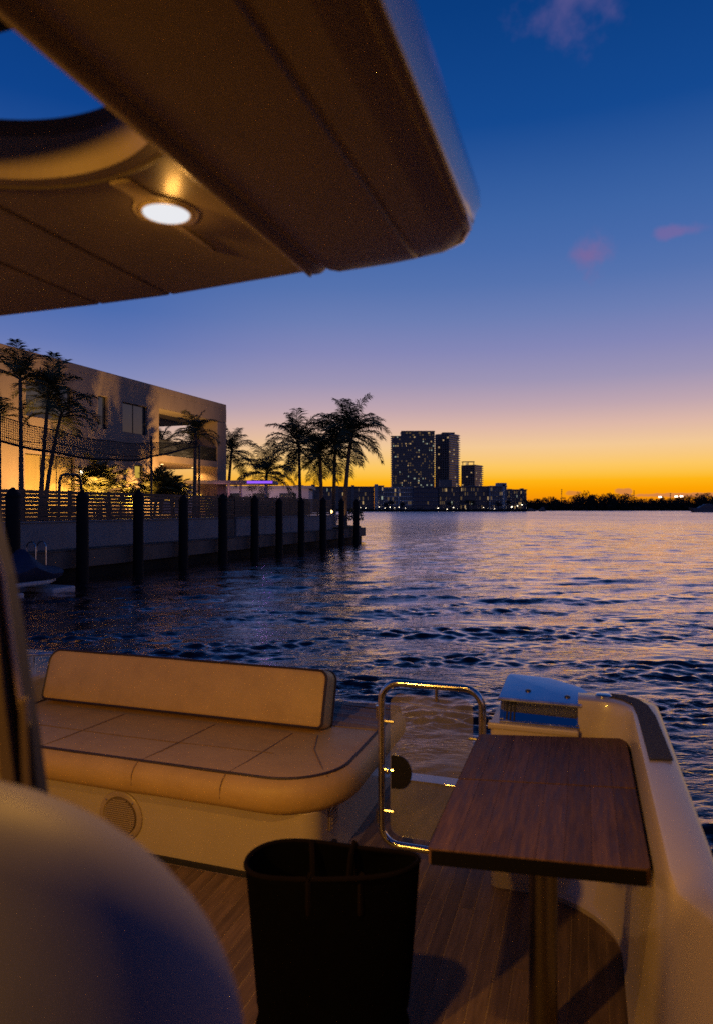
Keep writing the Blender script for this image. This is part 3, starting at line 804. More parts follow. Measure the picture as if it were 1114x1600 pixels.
# net on poles
nt_ = thing('sports_net', 'sagging black net strung along the garden in front of the villa', 'net', 'D', (-19.0, 14, GZ))
NK = ([12.9, 17.5, 20, 22.2, 24.5, 26.9, 29.1], [4.95, 4.62, 4.42, 4.36, 4.52, 5.05, 5.5], [5.75, 5.45, 5.22, 5.12, 5.22, 5.5, 5.75])
def sag(s, lo):
    return float(np.interp(s, NK[0], NK[1 if lo else 2])) + 0.025 * math.sin(s * 2.3)
mb = MB()
ss = [12.94 + 0.075 * i for i in range(0, 215)]
for s in ss:
    mb.box(-19.004, -18.996, s, s + 0.016, sag(s, 1), sag(s, 0))
for q in range(1, 10):
    f = q / 10
    for a, b in zip(ss[:-1:3], ss[3::3]):
        za, zb = sag(a, 1) * (1 - f) + sag(a, 0) * f, sag(b, 1) * (1 - f) + sag(b, 0) * f
        mb.tube([(-19, a, za), (-19, b, zb)], 0.009, 3, cap=False)
o = mb.build('netting', 'net_black', nt_); o['kind'] = 'stuff'
mb = MB().tube([(-19, s, sag(s, 1)) for s in ss[::3]], 0.045, 5); mb.build('bottom_rope', 'net_black', nt_)
MB().tube([(-19, s, sag(s, 0)) for s in ss[::2]], 0.022, 5).build('top_rope', 'net_black', nt_)
MB().tube([(-18.9, s, sag(s, 1) + 0.25 + 0.1 * math.sin(s)) for s in ss[::2]], 0.015, 5).build('guy_rope', 'net_black', nt_)
for s in (12.9, 25.31, 29.1):
    MB().tube([(-19, s, GZ), (-19, s, 5.6)], 0.05, 8).build('pole', 'frame_dark', nt_)

# garden seat frame above the fence
gc = thing('garden_chair', 'dark hooped chair back rising above the fence near the sconce', 'chair', 'D', (-19.0, 20.4, GZ))
MB().tube([(-19, 19.85, GZ), (-19, 19.9, 3.4), (-19, 19.97, 3.62), (-19, 20.1, 3.68), (-19, 20.8, 3.70), (-19, 20.92, 3.6), (-19, 21.0, 3.3), (-19, 21.1, GZ)], 0.05, 8).build('hoop', 'frame_dark', gc, smooth=True)
MB().box(-19.5, -18.98, 19.95, 20.98, 2.38, 2.45).build('seat', 'frame_dark', gc)
for y in (19.98, 20.92):
    MB().tube([(-19.46, y, GZ), (-19.46, y, 2.38)], 0.03, 6).build('leg', 'frame_dark', gc)

# pergola with purple strip, pale building behind, hedge
pg = thing('pergola', 'flat topped pergola with purple light strip beside the villa', 'pergola', 'W', (-7.2, 44, GZ))
MB().box(-10.9, -5.25, 43.2, 46.0, 4.0, 4.2).build('roof', 'pergola_white', pg, bevel=0.01)
for x in (-10.2, -8.1, -7.35, -5.75):
    MB().box(x - 0.07, x + 0.07, 43.4, 43.54, GZ, 3.998).build('post', 'pergola_white', pg)
MB().box(-6.9, -5.3, 43.17, 43.197, 4.01, 4.16).build('light_strip', 'led_purple', pg)
light('strip_glow', 'AREA', 'W', (-6.2, 44.4, 3.95), 26, (0.55, 0.2, 1.0), pg, 0.8, (0, 0, -1))
light('strip_glow', 'POINT', 'W', (-8.6, 43.0, 3.4), 14, (1.0, 0.45, 0.6), pg, 0.3)
gh = thing('neighbour_house', 'long low pale house beyond the pergola', 'house', 'W', (-12, 66, GZ))
MB().box(-24, -4.6, 66, 72, GZ, 4.35).build('wall', 'pale_wall', gh)
MB().box(-24.3, -4.3, 65.7, 72.3, 4.354, 4.62).build('roof', 'pergola_white', gh)
for q in range(7):
    MB().box(-23 + q * 2.6, -21.4 + q * 2.6, 65.96, 65.996, 2.6, 3.9).build('window', 'window_glass', gh)

light('added_wall_fill', 'POINT', 'W', (-9.0, 60.5, 3.0), 420, (1.0, 0.62, 0.66), gh, 0.3)  # unseen light added to brighten the pale wall

def leaf_mass(mb, cx, cy, cz, rx, ry, rz, n, sz, r_):
    for _ in range(n):
        a = r_.uniform(0, 6.283); c = r_.uniform(-0.3, 1); rr = r_.uniform(0.72, 1.03)
        q = math.sqrt(max(0, 1 - c * c))
        p = Vector((cx + rx * q * math.cos(a) * rr, cy + ry * q * math.sin(a) * rr, cz + rz * c * rr))
        d1 = Vector((r_.gauss(0, 1), r_.gauss(0, 1), r_.gauss(0, 1))).normalized() * sz * r_.uniform(0.6, 1.3)
        d2 = Vector((r_.gauss(0, 1), r_.gauss(0, 1), r_.gauss(0, 1))).normalized() * sz * 0.6
        mb.add([p - d1, p + d2, p + d1, p - d2], [(0, 1, 2, 3)])

hg = thing('hedge', 'long clipped dark hedge behind the fence near the pergola', 'hedge', 'D', (-20.5, 37, GZ))
r_ = random.Random(3); mb = MB()
for q in range(26):
    leaf_mass(mb, -20.5 + r_.uniform(-.3, .3), 32.5 + q * 0.5, 2.6, 0.6, 0.5, 0.62 + r_.uniform(-.08, .1), 130, 0.07, r_)
mb.build('foliage', 'hedge_leaf', hg); MB().box(-20.75, -20.25, 32.4, 45.4, GZ, 2.9).build('core', 'hedge_leaf', hg)
sh = thing('shrub', 'round low shrub at the foot of the amber lit palm trunk', 'shrub', 'W', (-0.2, 50.2, 1.14))
mb = MB(); leaf_mass(mb, -0.1, 50.2, 1.75, 0.62, 0.5, 0.75, 420, 0.09, r_); mb.build('foliage', 'hedge_leaf', sh)
MB().tube([(-.1, 50.2, 1.14), (-.1, 50.2, 1.9)], 0.06, 6).build('stem', 'trunk_bark', sh)
sh = thing('shrub', 'small dark shrub between the railing and the palm trunks', 'shrub', 'W', (-1.6, 48.6, 1.14))
mb = MB(); leaf_mass(mb, -1.6, 48.6, 1.5, 0.55, 0.4, 0.5, 260, 0.08, r_); mb.build('foliage', 'hedge_leaf', sh)
MB().tube([(-1.6, 48.6, 1.14), (-1.6, 48.6, 1.7)], 0.05, 6).build('stem', 'trunk_bark', sh)
for (x, y, p, w) in ((-1.15, 49.0, 55, 'at the foot of the tallest coconut palm'), (-2.1, 49.6, 22, 'between the two hindmost palm trunks')):
    u = thing('palm_uplight', 'small garden spotlight shining up a palm trunk ' + w, 'spotlight', 'W', (x, y, 1.14), 'spotlights under the coconut palms')
    MB().lathe([(0.03, 0), (0.03, 0.08), (0.07, 0.12), (0.08, 0.22), (0.06, 0.215)], x, y, 1.14, 10).build('housing', 'frame_dark', u)
    MB().lathe([(0.055, 0.21), (0.02, 0.22)], x, y, 1.14, 10).build('lens', 'lamp_warm', u)
    light('uplight_beam', 'SPOT', 'W', (x, y, 1.40), p, WARM, u, 0.04, (0.16, 0.55, 1.4), 80, 0.6)
gl = thing('garden_lamp', 'round garden lamp glowing amber past the end of the fence', 'lamp', 'W', (-1.75, 47.2, 1.14))
MB().tube([(-1.75, 47.2, 1.0), (-1.75, 47.2, 2.1)], 0.03, 6).build('post', 'frame_dark', gl)
MB().lathe([(0.03, -0.12), (0.11, -0.06), (0.13, 0), (0.11, 0.07), (0.03, 0.12)], -1.75, 47.2, 2.2, 12).build('globe', 'lamp_warm', gl, smooth=True)

# jet ski on its float, ladder
js = thing('jet_ski', 'jet ski under a dark navy cover beside the dock', 'jet ski', 'D', (-15.5, 14.9, 0.3))
rs = []
for f, w, z0, z1 in ((0, 0.15, 0.45, 0.62), (0.12, 0.45, 0.32, 0.72), (0.3, 0.58, 0.28, 0.80), (0.42, 0.56, 0.28, 1.06), (0.5, 0.52, 0.28, 1.28), (0.56, 0.5, 0.28, 1.14), (0.66, 0.46, 0.3, 0.98), (0.85, 0.40, 0.32, 0.93), (1.0, 0.3, 0.42, 0.78)):
    y = 16.25 - f * 2.9
    rs.append([(-15.5 + w * math.cos(R(a)) * (1 if math.sin(R(a)) < 0.2 else 0.8), y, (z0 + z1) / 2 + (z1 - z0) / 2 * math.sin(R(a))) for a in range(0, 360, 24)])
MB().rings(rs).build('cover', 'cover_navy', js, smooth=True)
MB().prism([(-15.1, 13.4), (-15.05, 15.4), (-15.5, 16.1), (-15.95, 15.4), (-15.9, 13.4)], 0.24, 0.36).build('hull', 'float_white', js, bevel=0.04)
fl = thing('floating_dock', 'white floating platform under the covered jet ski', 'float', 'D', (-15.5, 16, 0))
for y in (12.4, 13.4, 15.3):
    MB().box(-16.25, -14.85, y, y + 0.9, -0.12, 0.12).build('pontoon', 'float_white', fl, bevel=0.05)
ld = thing('swim_ladder', 'stainless swim ladder with two hooped handrails beside the jet ski', 'ladder', 'D', (-16.7, 16.5, 0))
for y in (16.3, 16.72):
    hoop = [(-16.5, y, -0.5), (-16.5, y, 1.2)] + [(-16.68 + 0.18 * math.cos(R(a)), y, 1.2 + 0.18 * math.sin(R(a))) for a in range(20, 181, 20)] + [(-16.86, y, 1.02)]
    MB().tube(hoop, 0.022, 8).build('handrail', 'stainless', ld, smooth=True)
for z in (-0.1, 0.2, 0.5):
    MB().tube([(-16.5, 16.3, z), (-16.5, 16.72, z)], 0.02, 6).build('rung', 'stainless', ld)

# ------------------------------------------------------------------ far shore
PX = 1 / 1067.0
def px(x, Y): return (x - 557) * PX * Y
def pz(y, Y): return CAMZ - (y - 795) * PX * Y

def facade(t, x0, x1, y, z0, z1, floors, bays, slabm, litp, seed, side=None, glass='far_glass', slab=0.35, proud=1.2, wallm='tower_dark'):
    """one front face at y between x0, x1 : slabs, panes, lit panes"""
    r_ = random.Random(seed); fh = (z1 - z0) / floors; bw = (x1 - x0) / bays
    sl = MB(); dg = MB(); lw = MB(); lc = MB(); ld_ = MB()
    for f in range(floors):
        z = z0 + f * fh
        sl.box(x0 - proud, x1 + proud, y - proud, y - 0.02, z + fh - slab, z + fh)
        for b in range(bays):
            xa, xb = x0 + bw * (b + 0.14), x0 + bw * (b + 0.86)
            q = r_.random() / (0.35 + 1.5 * (0.5 + 0.5 * math.sin(f * 0.9 + seed) * math.sin(b * 1.3 + f * 0.35 + seed)))
            tgt = dg
            if q < litp: tgt = lw if r_.random() < 0.72 else lc
            elif q < litp * 3.2: tgt = ld_
            if tgt is not dg: xa += bw * r_.choice((0.0, 0.2, 0.34)); xb -= bw * r_.choice((0.0, 0.15))
            tgt.box(xa, xb, y - 0.12, y - 0.04, z + 0.4, z + fh - slab - 0.25)
    for m_, nm, mm in ((sl, 'balcony_slab', slabm), (dg, 'window', glass), (lw, 'lit_window', 'lit_warm'), (lc, 'lit_window', 'lit_cool'), (ld_, 'dim_window', 'lit_dim')):
        if m_.v:
            o = m_.build(nm, mm, t); o['kind'] = 'stuff'

Y1 = 905.0
tw = thing('apartment_tower', 'widest and tallest dark apartment tower with scattered lit windows', 'tower', 'W', (px(642, Y1), Y1, 0.9), 'apartment towers on the far shore')
za, zb, zr = 0.9, pz(681, Y1), pz(674, Y1)
xa, xb = px(612.5, Y1), px(678.5, Y1)
MB().box(xa, xb, Y1, Y1 + 26, za, zb).build('body', 'tower_dark', tw)
MB().box(px(627, Y1), xb, Y1, Y1 + 24, zb + 0.004, zr).build('penthouse', 'tower_dark', tw)
facade(tw, xa, xb, Y1, za, zb, 34, 20, 'tower_mid', 0.05, 5, slab=0.6, proud=0.5)
facade(tw, px(628, Y1), px(677.5, Y1), Y1, zb, zr - 0.5, 2, 10, 'tower_mid', 0.14, 6, slab=0.5, proud=0.6)
mb = MB()
for f in range(34):
    z = za + (zb - za) * (f + 0.9) / 34
    mb.box(xa - 2.0, xa - 0.01, Y1 - 0.4, Y1 + 10, z, z + 0.45); mb.box(xb + 0.01, xb + 1.8, Y1 - 0.4, Y1 + 10, z, z + 0.6)
o = mb.build('end_balcony', 'slab_white', tw); o['kind'] = 'stuff'
MB().box(px(627, Y1) - .4, xb + 0.6, Y1 - 0.8, Y1 + 25, zr + 0.01, zr + 0.7).build('roof', 'tower_mid', tw)

def corner_tower(label, pxl, pxm, pxr, ptop, Yd, floors, seed, crown=None):
    t = thing('apartment_tower', label, 'tower', 'W', (px(pxm, Yd), Yd, 0.9), 'apartment towers on the far shore')
    A = Vector((px(pxl, Yd), Yd + 14)); B = Vector((px(pxm, Yd), Yd)); Cc = Vector((px(pxr, Yd), Yd + 22)); D = A + Cc - B
    z0, z1 = 0.9, pz(ptop, Yd)
    MB().prism([tuple(A), tuple(B), tuple(Cc), tuple(D)], z0, z1).build('body', 'tower_mid', t)
    r_ = random.Random(seed); fh = (z1 - z0) / floors
    n1 = Vector((-(B - A).y, (B - A).x)).normalized() * -1.0; n1 = n1 if n1.y < 0 else -n1
    n2 = Vector((-(Cc - B).y, (Cc - B).x)).normalized(); n2 = n2 if n2.y < 0 else -n2
    slab = MB(); dg = MB(); lw = MB(); fin = MB()
    def strip(mb, P, Q, n, f0, f1, za_, zb_, d):
        p, q = P.lerp(Q, f0), P.lerp(Q, f1); p2, q2 = p + n * d, q + n * d; p, q = p + n * 0.02, q + n * 0.02
        mb.prism([tuple(p), tuple(q), tuple(q2), tuple(p2)], za_, zb_)
    for f in range(floors):
        z = z0 + f * fh
        strip(slab, B, Cc, n2, 0.02, 1.03, z + fh - 0.95, z + fh, 1.8)
        for b in range(6):
            lit = r_.random() < 0.05
            strip(lw if lit else dg, A, B, n1, (b + .2) / 6, (b + .8) / 6, z + .5, z + fh - .6, 0.06)
        for b in range(7):
            lit = r_.random() < 0.08
            strip(lw if lit else dg, B, Cc, n2, (b + .15) / 7, (b + .85) / 7, z + .2, z + fh - 1.1, 0.06)
    for b in range(7):
        strip(fin, A, B, n1, b / 6 - 0.012, b / 6 + 0.012, z0, z1, 0.7)
    for m_, nm, mm in ((slab, 'balcony_slab', 'slab_white'), (dg, 'window', 'far_glass'), (lw, 'lit_window', 'lit_warm'), (fin, 'facade_fin', 'tower_mid')):
        o = m_.build(nm, mm, t); o['kind'] = 'stuff'
    MB().prism([tuple(A + n1 * .8), tuple(B + (n1 + n2) * .8), tuple(Cc + n2 * .8), tuple(D)], z1 + 0.01, z1 + 0.9).build('roof', 'tower_mid', t)
    return t, A, B, Cc, z1
t2, A, B, Cc, z1 = corner_tower('slimmer tower with pale banded balconies beside the widest tower', 682, 701, 720, 678, 930, 33, 8)
MB().box(B.x - 8, B.x + 9, B.y + 9, B.y + 22, z1 + 0.95, z1 + 3.2).build('plant_room', 'tower_dark', t2)
t3, A, B, Cc, z1 = corner_tower('lowest apartment tower with a lit open crown on its roof', 723, 741, 757, 727, 960, 22, 9)
MB().box(A.x, B.x + 1, B.y + 6, B.y + 16, z1 + 5.2, z1 + 6.0).build('crown_roof', 'tower_mid', t3)
for x in (A.x + 0.6, (A.x + B.x) / 2, B.x):
    MB().box(x - 0.5, x + 0.5, B.y + 7, B.y + 8, z1 + 0.92, z1 + 5.18).build('crown_post', 'tower_mid', t3)
MB().box(A.x + 5, A.x + 9, B.y + 9, B.y + 10, z1 + 1, z1 + 4).build('crown_lamp', 'lit_warm', t3)

Y2 = 655.0
GA2 = 'low apartment blocks along the far waterfront'
def block(label, p0, p1, ptop, floors, bays, wallm, litp, seed, slabm, extra=(), Yd=Y2, proud=0.9, depth=16, slab=0.5):
    t = thing('apartment_block', label, 'apartment block', 'W', (px((p0 + p1) / 2, Yd), Yd, 0.9), GA2)
    x0, x1, z1 = px(p0, Yd), px(p1, Yd), pz(ptop, Yd)
    MB().box(x0, x1, Yd, Yd + depth, 0.9, z1).build('wall', wallm, t)
    facade(t, x0 + 0.6, x1 - 0.6, Yd, 2.2, z1 - 0.3, floors, bays, slabm, litp, seed, slab=slab, proud=proud)
    MB().box(x0 - 0.5, x1 + 0.5, Yd - 1.1, Yd + depth, z1 + 0.01, z1 + 0.6).build('roof', wallm, t)
    for (q0, q1, qt) in extra:
        MB().box(px(q0, Yd), px(q1, Yd), Yd - 1.5, Yd + 8, 0.9 if qt > 0 else z1, pz(abs(qt), Yd)).build('stair_tower', wallm, t)
    return t
block('long dark block behind the palm trunks with lit upper windows', 463, 584, 761, 5, 34, 'apt_dark', 0.050, 31, 'apt_dark', ((463, 474, 758), (487, 492, 757), (521, 529, 759), (549, 554, 758)))
block('narrow grey block next to the tall stair tower', 585, 599, 759.5, 5, 4, 'apt_grey', 0.050, 32, 'apt_dark', ((585, 590, 756.5),), Yd=651)
block('pale grey block with bright horizontal galleries under the widest tower', 600, 644, 762, 5, 12, 'apt_grey', 0.080, 33, 'slab_white', ((621, 623.5, 761),))
block('bluish dark block below the gap between the towers', 645, 684, 762, 5, 11, 'apt_blue', 0.015, 34, 'apt_blue', (), Yd=652)
block('dark block with a square rooftop tower under the slimmer tower', 685, 717, 761.5, 5, 10, 'apt_dark', 0.080, 35, 'apt_dark', ((687, 705, -749.5),))
block('dark block with a cluster of lit windows beneath the lowest tower', 717.5, 764, 760.5, 5, 14, 'apt_dark', 0.080, 36, 'apt_dark', ((734, 741, -758),), Yd=658)
block('brownish block with a tall stairhead, past the lowest tower', 764.5, 791, 760.0, 5, 7, 'apt_grey', 0.050, 37, 'apt_dark', ((784, 788, 757), (776, 790.5, -754.5)), Yd=653)
block('last low block at the end of the waterfront beside the woods', 791.5, 822, 765.5, 5, 9, 'apt_dark', 0.100, 38, 'apt_dark', ((796, 799, 764), (814, 817, 763)), Yd=657)

# waterfront lamps
GL = 'lamps along the far waterfront'
lamps = [(563, 793, .4, 'left of the pale galleried block'), (571, 794, .5, 'close to the narrow grey block'), (592, 792, .55, 'before the narrow grey block'), (601, 794, .5, 'at the near corner of the pale galleried block'), (609, 792.5, .6, 'first before the pale galleried block'), (616, 793.5, .6, 'in the middle of the pale galleried block'), (623, 792.5, .5, 'before the far half of the pale galleried block'), (633, 794, .4, 'before the end of the pale galleried block'),
         (655, 796, .35, 'before the bluish block'), (684, 794, .7, 'with an orange glow before the square rooftop tower'), (698, 795.5, .6, 'low beside the bright boat sheds'), (708, 793, .7, 'among the bright boat sheds'), (714, 795, .6, 'past the bright boat sheds'), (727, 795, .35, 'alone before the dark block'), (755, 793, .6, 'before the end of the dark block'), (762, 794.5, .6, 'at the gap between blocks'), (772, 795, .45, 'before the brownish block'), (799, 792, 1.15, 'brightest, before the last block'), (808, 790.5, .8, 'higher one before the last block'), (815, 788.5, 1.0, 'bright, at the end of the last block'), (822, 794, .5, 'at the edge of the woods')]
for (x, y, s, w) in lamps:
    Yd = 646; X, Z = px(x, Yd), max(1.6, pz(y, Yd))
    t = thing('shore_lamp', 'tiny bright lamp on the far waterfront, ' + w, 'lamp post', 'W', (X, Yd, 0.9), GL)
    MB().tube([(X, Yd, 0.6), (X, Yd, Z)], 0.08, 5).build('post', 'mast_metal', t)
    MB().lathe([(0.1, -s * .6), (s * .6, -s * .2), (s * .6, s * .2), (0.1, s * .6)], X, Yd, Z, 8).build('globe', 'shore_lamp', t)
hg = thing('shore_hedge', 'dark strip of bushes along the far waterfront before the blocks', 'hedge', 'W', (0, 645, 0.9))
r_ = random.Random(9); mb = MB()
for q in range(150):
    x = -62 + q * 1.53
    leaf_mass(mb, x, 644.5 + r_.uniform(-1, 1), 0.9, 1.3, 1.0, r_.uniform(0.9, 3.4), 26, 0.55, r_)
mb.build('foliage', 'tree_far', hg); MB().box(-62, 168, 644.6, 645.6, 0.5, 1.8).build('core', 'tree_far', hg)
for i, (x, h, w) in enumerate(((604, 9, 'before the near end of the pale galleried block'), (612, 11, 'before the pale galleried block, the taller one'), (627, 8, 'between two lit galleries'), (703, 10, 'before the square rooftop tower'), (731, 13, 'tall, before the cluster of lit windows'), (739, 11, 'beside the cluster of lit windows'), (778, 9, 'before the brownish block'), (793, 11, 'beside the last block'), (819, 12, 'at the edge of the woods'))):
    Yd = 642.0; X = px(x, Yd)
    t = thing('far_tree', 'small dark tree on the far waterfront, ' + w, 'tree', 'W', (X, Yd, 0.9), 'trees before the far blocks')
    MB().tube([(X, Yd, 0.5), (X, Yd, h * 0.7)], 0.35, 5).build('trunk', 'shore_dark', t)
    mb = MB(); rr = random.Random(i)
    for q in range(5): leaf_mass(mb, X + rr.uniform(-1.8, 1.8), Yd + rr.uniform(-1, 1), h * rr.uniform(0.55, 0.85), 2.1, 1.5, 1.9, 60, 0.5, rr)
    mb.build('crown', 'tree_far', t)

# woods to the right
mb = MB(); r_ = random.Random(17)
for q in range(620):
    x = 183 + 560 * r_.random(); y = 895 + 60 * r_.random() ** 1.5
    hgt = (19.5 + 4.0 * math.sin(x * 0.041 + 1) + 2.5 * math.sin(x * 0.13)) * r_.uniform(0.62, 1.08) * (1.25 if x < 215 else 1)
    leaf_mass(mb, x, y, hgt * 0.62, r_.uniform(3, 6), 3.5, hgt * 0.38, 120, 0.85, r_)
    leaf_mass(mb, x, y, hgt * 0.2, 5.5, 3.0, hgt * 0.4, 26, 1.5, r_)
mb.box(184, 760, 925, 927, 0.4, 10)
single(mb, 'woods', 'tree_far', 'W', (300, 890, 0), 'dark low woods along the far shore under the orange sky', 'woods', None, 'stuff')
for (x, yt, w) in ((877, 764, 'nearest the apartment blocks'), (990, 766, 'in the middle of the woods'), (1047, 770, 'short latticed one near the floodlights')):
    Yd = 1000.0; X = px(x, Yd)
    t = thing('radio_mast', 'thin dark radio mast rising from the woods, ' + w, 'mast', 'W', (X, Yd, 0.7), 'radio masts beyond the woods')
    MB().tube([(X, Yd, 0.7), (X, Yd, pz(yt, Yd))], [0.5, 0.3], 5).build('pole', 'mast_metal', t)
    for q in range(3):
        z = pz(yt, Yd) - 1.5 - q * 3
        MB().box(X - 0.9, X + 0.9, Yd - 0.3, Yd + 0.3, z, z + 0.9).build('antenna', 'mast_metal', t)
for (x, y, w) in ((1031, 777.5, 'the one standing apart'), (1056, 777, 'left of the brightest one'), (1064, 776.5, 'brightest, furthest along the woods')):
    Yd = 985.0; X, Z = px(x, Yd), pz(y, Yd)
    t = thing('floodlight', 'distant floodlight shining over the woods, ' + w, 'floodlight', 'W', (X, Yd, 0.7), 'floodlights beyond the woods')
    MB().tube([(X, Yd, 0.7), (X, Yd, Z)], 0.3, 5).build('pole', 'mast_metal', t)
    MB().box(X - 2.2, X + 2.2, Yd - 0.5, Yd + 0.2, Z - 0.1, Z + 2.0).build('lamp_panel', 'flood_lamp', t)

def far_boat(label, name, X, Yd, L, H, flip=1, cat='boat'):
    t = thing(name, label, cat, 'W', (X, Yd, 0))
    h = [(-0.5, 0.30), (-0.48, 0.12), (0.3, 0.12), (0.5, 0.36), (0.2, 0.34), (-0.3, 0.30)]
    mb = MB(); n = len(h)
    prof = [(X + flip * a * L, b * H) for a, b in h]
    def ex(pts, d): 
        mb = MB(); n = len(pts)
        mb.add([(a, Yd - d, b) for a, b in pts] + [(a, Yd + d, b) for a, b in pts], [tuple(range(n)), tuple(range(2 * n - 1, n - 1, -1))] + [(i, (i + 1) % n, n + (i + 1) % n, n + i) for i in range(n)])
        return mb
    ex([(X + flip * a * L, b * H) for a, b in ((-0.5, 0.3), (-0.47, -0.05), (0.36, -0.05), (0.5, 0.4), (0.0, 0.32))], L * 0.11).build('hull', 'boat_grey', t)
    ex([(X + flip * a * L, b * H) for a, b in ((-0.36, 0.32), (-0.34, 0.56), (0.1, 0.56), (0.24, 0.335))], L * 0.085).build('cabin', 'boat_grey', t)
    ex([(X + flip * a * L, b * H) for a, b in ((-0.3, 0.42), (-0.28, 0.52), (0.08, 0.52), (0.14, 0.42))], L * 0.088).build('window', 'far_glass', t)
    ex([(X + flip * a * L, b * H) for a, b in ((-0.3, 0.565), (-0.26, 0.74), (-0.02, 0.72), (0.06, 0.565))], L * 0.06).build('flybridge', 'boat_grey', t)
    MB().tube([(X - flip * L * 0.2, Yd, H * 0.74), (X - flip * L * 0.24, Yd, H * 1.0)], 0.08, 5).build('mast', 'mast_metal', t)
far_boat('grey motor yacht cruising past the woods at the edge of the view', 'cruising_yacht', px(1099, 480), 480, 20, 8.0, -1)
far_boat('small moored boat at the end of the waterfront beside the woods', 'moored_boat', px(830, 640), 640, 9, 4.2)
far_boat('tiny moored boat furthest out beside the woods', 'moored_boat', px(846, 640), 640, 7, 5.5, -1)

# ================================================================== THE YACHT
yt = thing('motor_yacht', 'motor yacht cockpit seen from inside, amber lit, overhang above', 'yacht', 'B', (-1.5, 2, 0))
# deck: base + individual teak planks
dkb = MB().box(-3.3, 0.55, -1.6, 4.18, -0.10, 0.0022).build('deck', 'caulk', yt)
pitch = 0.064
nu = 0
u = -3.19
while u < 0.30:
    jr = random.Random(int(u * 1000)); cuts = [-0.2 + jr.uniform(-0.7, 0)]
    while cuts[-1] < 4.17: cuts.append(min(4.17, cuts[-1] + jr.uniform(1.3, 2.1)))
    for a, b in zip(cuts[:-1], cuts[1:]):
        if b - a < 0.02: continue
        if u < -1.1: b = min(b, 2.76)
        if a >= b or b < 0.6: continue
        MB().box(u + 0.0022, u + pitch - 0.0022, a + 0.002, b - 0.002, -0.003, 0.004).build('plank', 'deck_teak', dkb)
    u += pitch
MB().box(-3.2, -1.12, 2.765, 2.79, -0.003, 0.022).build('kick_board', 'rubber_black', yt)

# coaming (starboard-hand side and aft quarter)
def flare(v): 
    t = min(1, max(0, (1.60 - v) / 0.36)); return 0.34 * t * t * (3 - 2 * t)
def coam_level(u_l, v_l, rr, uend, top=False):
    pts = []
    vs = [-1.4 + i * 0.09 for i in range(0, 60)]
    for v in [v for v in vs if v < v_l - rr - 0.02]:
        pts.append((u_l + flare(v) * (1.0 if top else 0.35), v))
    for k in range(9):
        a = R(90 * k / 8)
        pts.append((u_l - rr + rr * math.cos(a), v_l - rr + rr * math.sin(a)))
    for k in range(1, 7):
        f = k / 6; pts.append((u_l - rr + (uend - (u_l - rr)) * f, v_l))
    return pts
def sample(pts, n):
    d = [0]
    for a, b in zip(pts[:-1], pts[1:]): d.append(d[-1] + math.dist(a, b))
    out = []
    for k in range(n):
        t = d[-1] * k / (n - 1); i = 0
        while i < len(d) - 2 and d[i + 1] < t: i += 1
        f = (t - d[i]) / (d[i + 1] - d[i] or 1)
        out.append((pts[i][0] + (pts[i + 1][0] - pts[i][0]) * f, pts[i][1] + (pts[i + 1][1] - pts[i][1]) * f))
    return out
def spline_levels(levels, uend, n=90):
    rs = []
    for z, ul, vl, rr, top in levels:
        p = coam_level(ul, vl, rr, uend, top)
        # keep the correspondences: side part, corner part, aft part
        side = [q for q in p[:-15]]; cor = p[-15:-6]; aft = p[-6:]
        side = sample(side + [cor[0]], 44)[:-1]
        rs.append([(a, b, z) for a, b in side + cor + aft])
    return rs
LV = [(-0.02, 0.145, 3.04, 0.36, False), (0.03, 0.130, 3.03, 0.36, False), (0.055, 0.140, 3.045, 0.345, False), (0.30, 0.155, 3.06, 0.26, False), (0.62, 0.168, 3.07, 0.17, False), (0.80, 0.176, 3.075, 0.13, True),
      (0.838, 0.178, 3.077, 0.125, True), (0.849, 0.182, 3.081, 0.12, True), (0.853, 0.190, 3.09, 0.12, True), (0.853, 0.24, 3.16, 0.13, True), (0.850, 0.272, 3.22, 0.14, True), (0.840, 0.288, 3.25, 0.15, True),
      (0.815, 0.297, 3.27, 0.16, True), (0.5, 0.33, 3.32, 0.18, True), (-0.2, 0.38, 3.36, 0.18, True), (-0.9, 0.40, 3.38, 0.18, True)]
rs = spline_levels(LV, -0.03)
cm = MB().rings(rs, False, False, closed=False)
n = len(rs[0])
cm.add([r[-1] for r in rs], [tuple(range(len(rs)))])
co = cm.build('coaming', 'gelcoat', yt, smooth=True)
mb = MB().prism(rrect(-0.40, -0.028, 3.045, 3.34, (0.03, 0.001, 0.03, 0.03), 4), -0.9, 0.72)
mb.build('transom_quarter', 'gelcoat', yt, smooth=True, bevel=0.012)
# inner moulded rib and rounded recess on the side wall
# non-slip strip and filler cap on the coaming top
st = [(0.182, 2.40), (0.262, 2.42), (0.252, 2.9), (0.235, 3.04), (0.20, 3.12), (0.15, 3.145), (0.08, 3.150), (0.10, 3.105), (0.155, 3.06), (0.178, 2.99), (0.192, 2.85)]
st = [(0.196, 2.40), (0.270, 2.42), (0.262, 2.9), (0.245, 3.06), (0.215, 3.14), (0.165, 3.19), (0.10, 3.20), (0.105, 3.15), (0.15, 3.115), (0.185, 3.05), (0.194, 2.9)]
MB().prism(st, 0.8535, 0.860).build('nonslip_pad', 'nonslip', yt, bevel=0.002)
fc = MB().lathe([(0.034, 0.0), (0.034, 0.008), (0.028, 0.014), (0.012, 0.016)], 0.075, 3.155, 0.853, 20).build('filler_cap', 'stainless', yt, smooth=True)
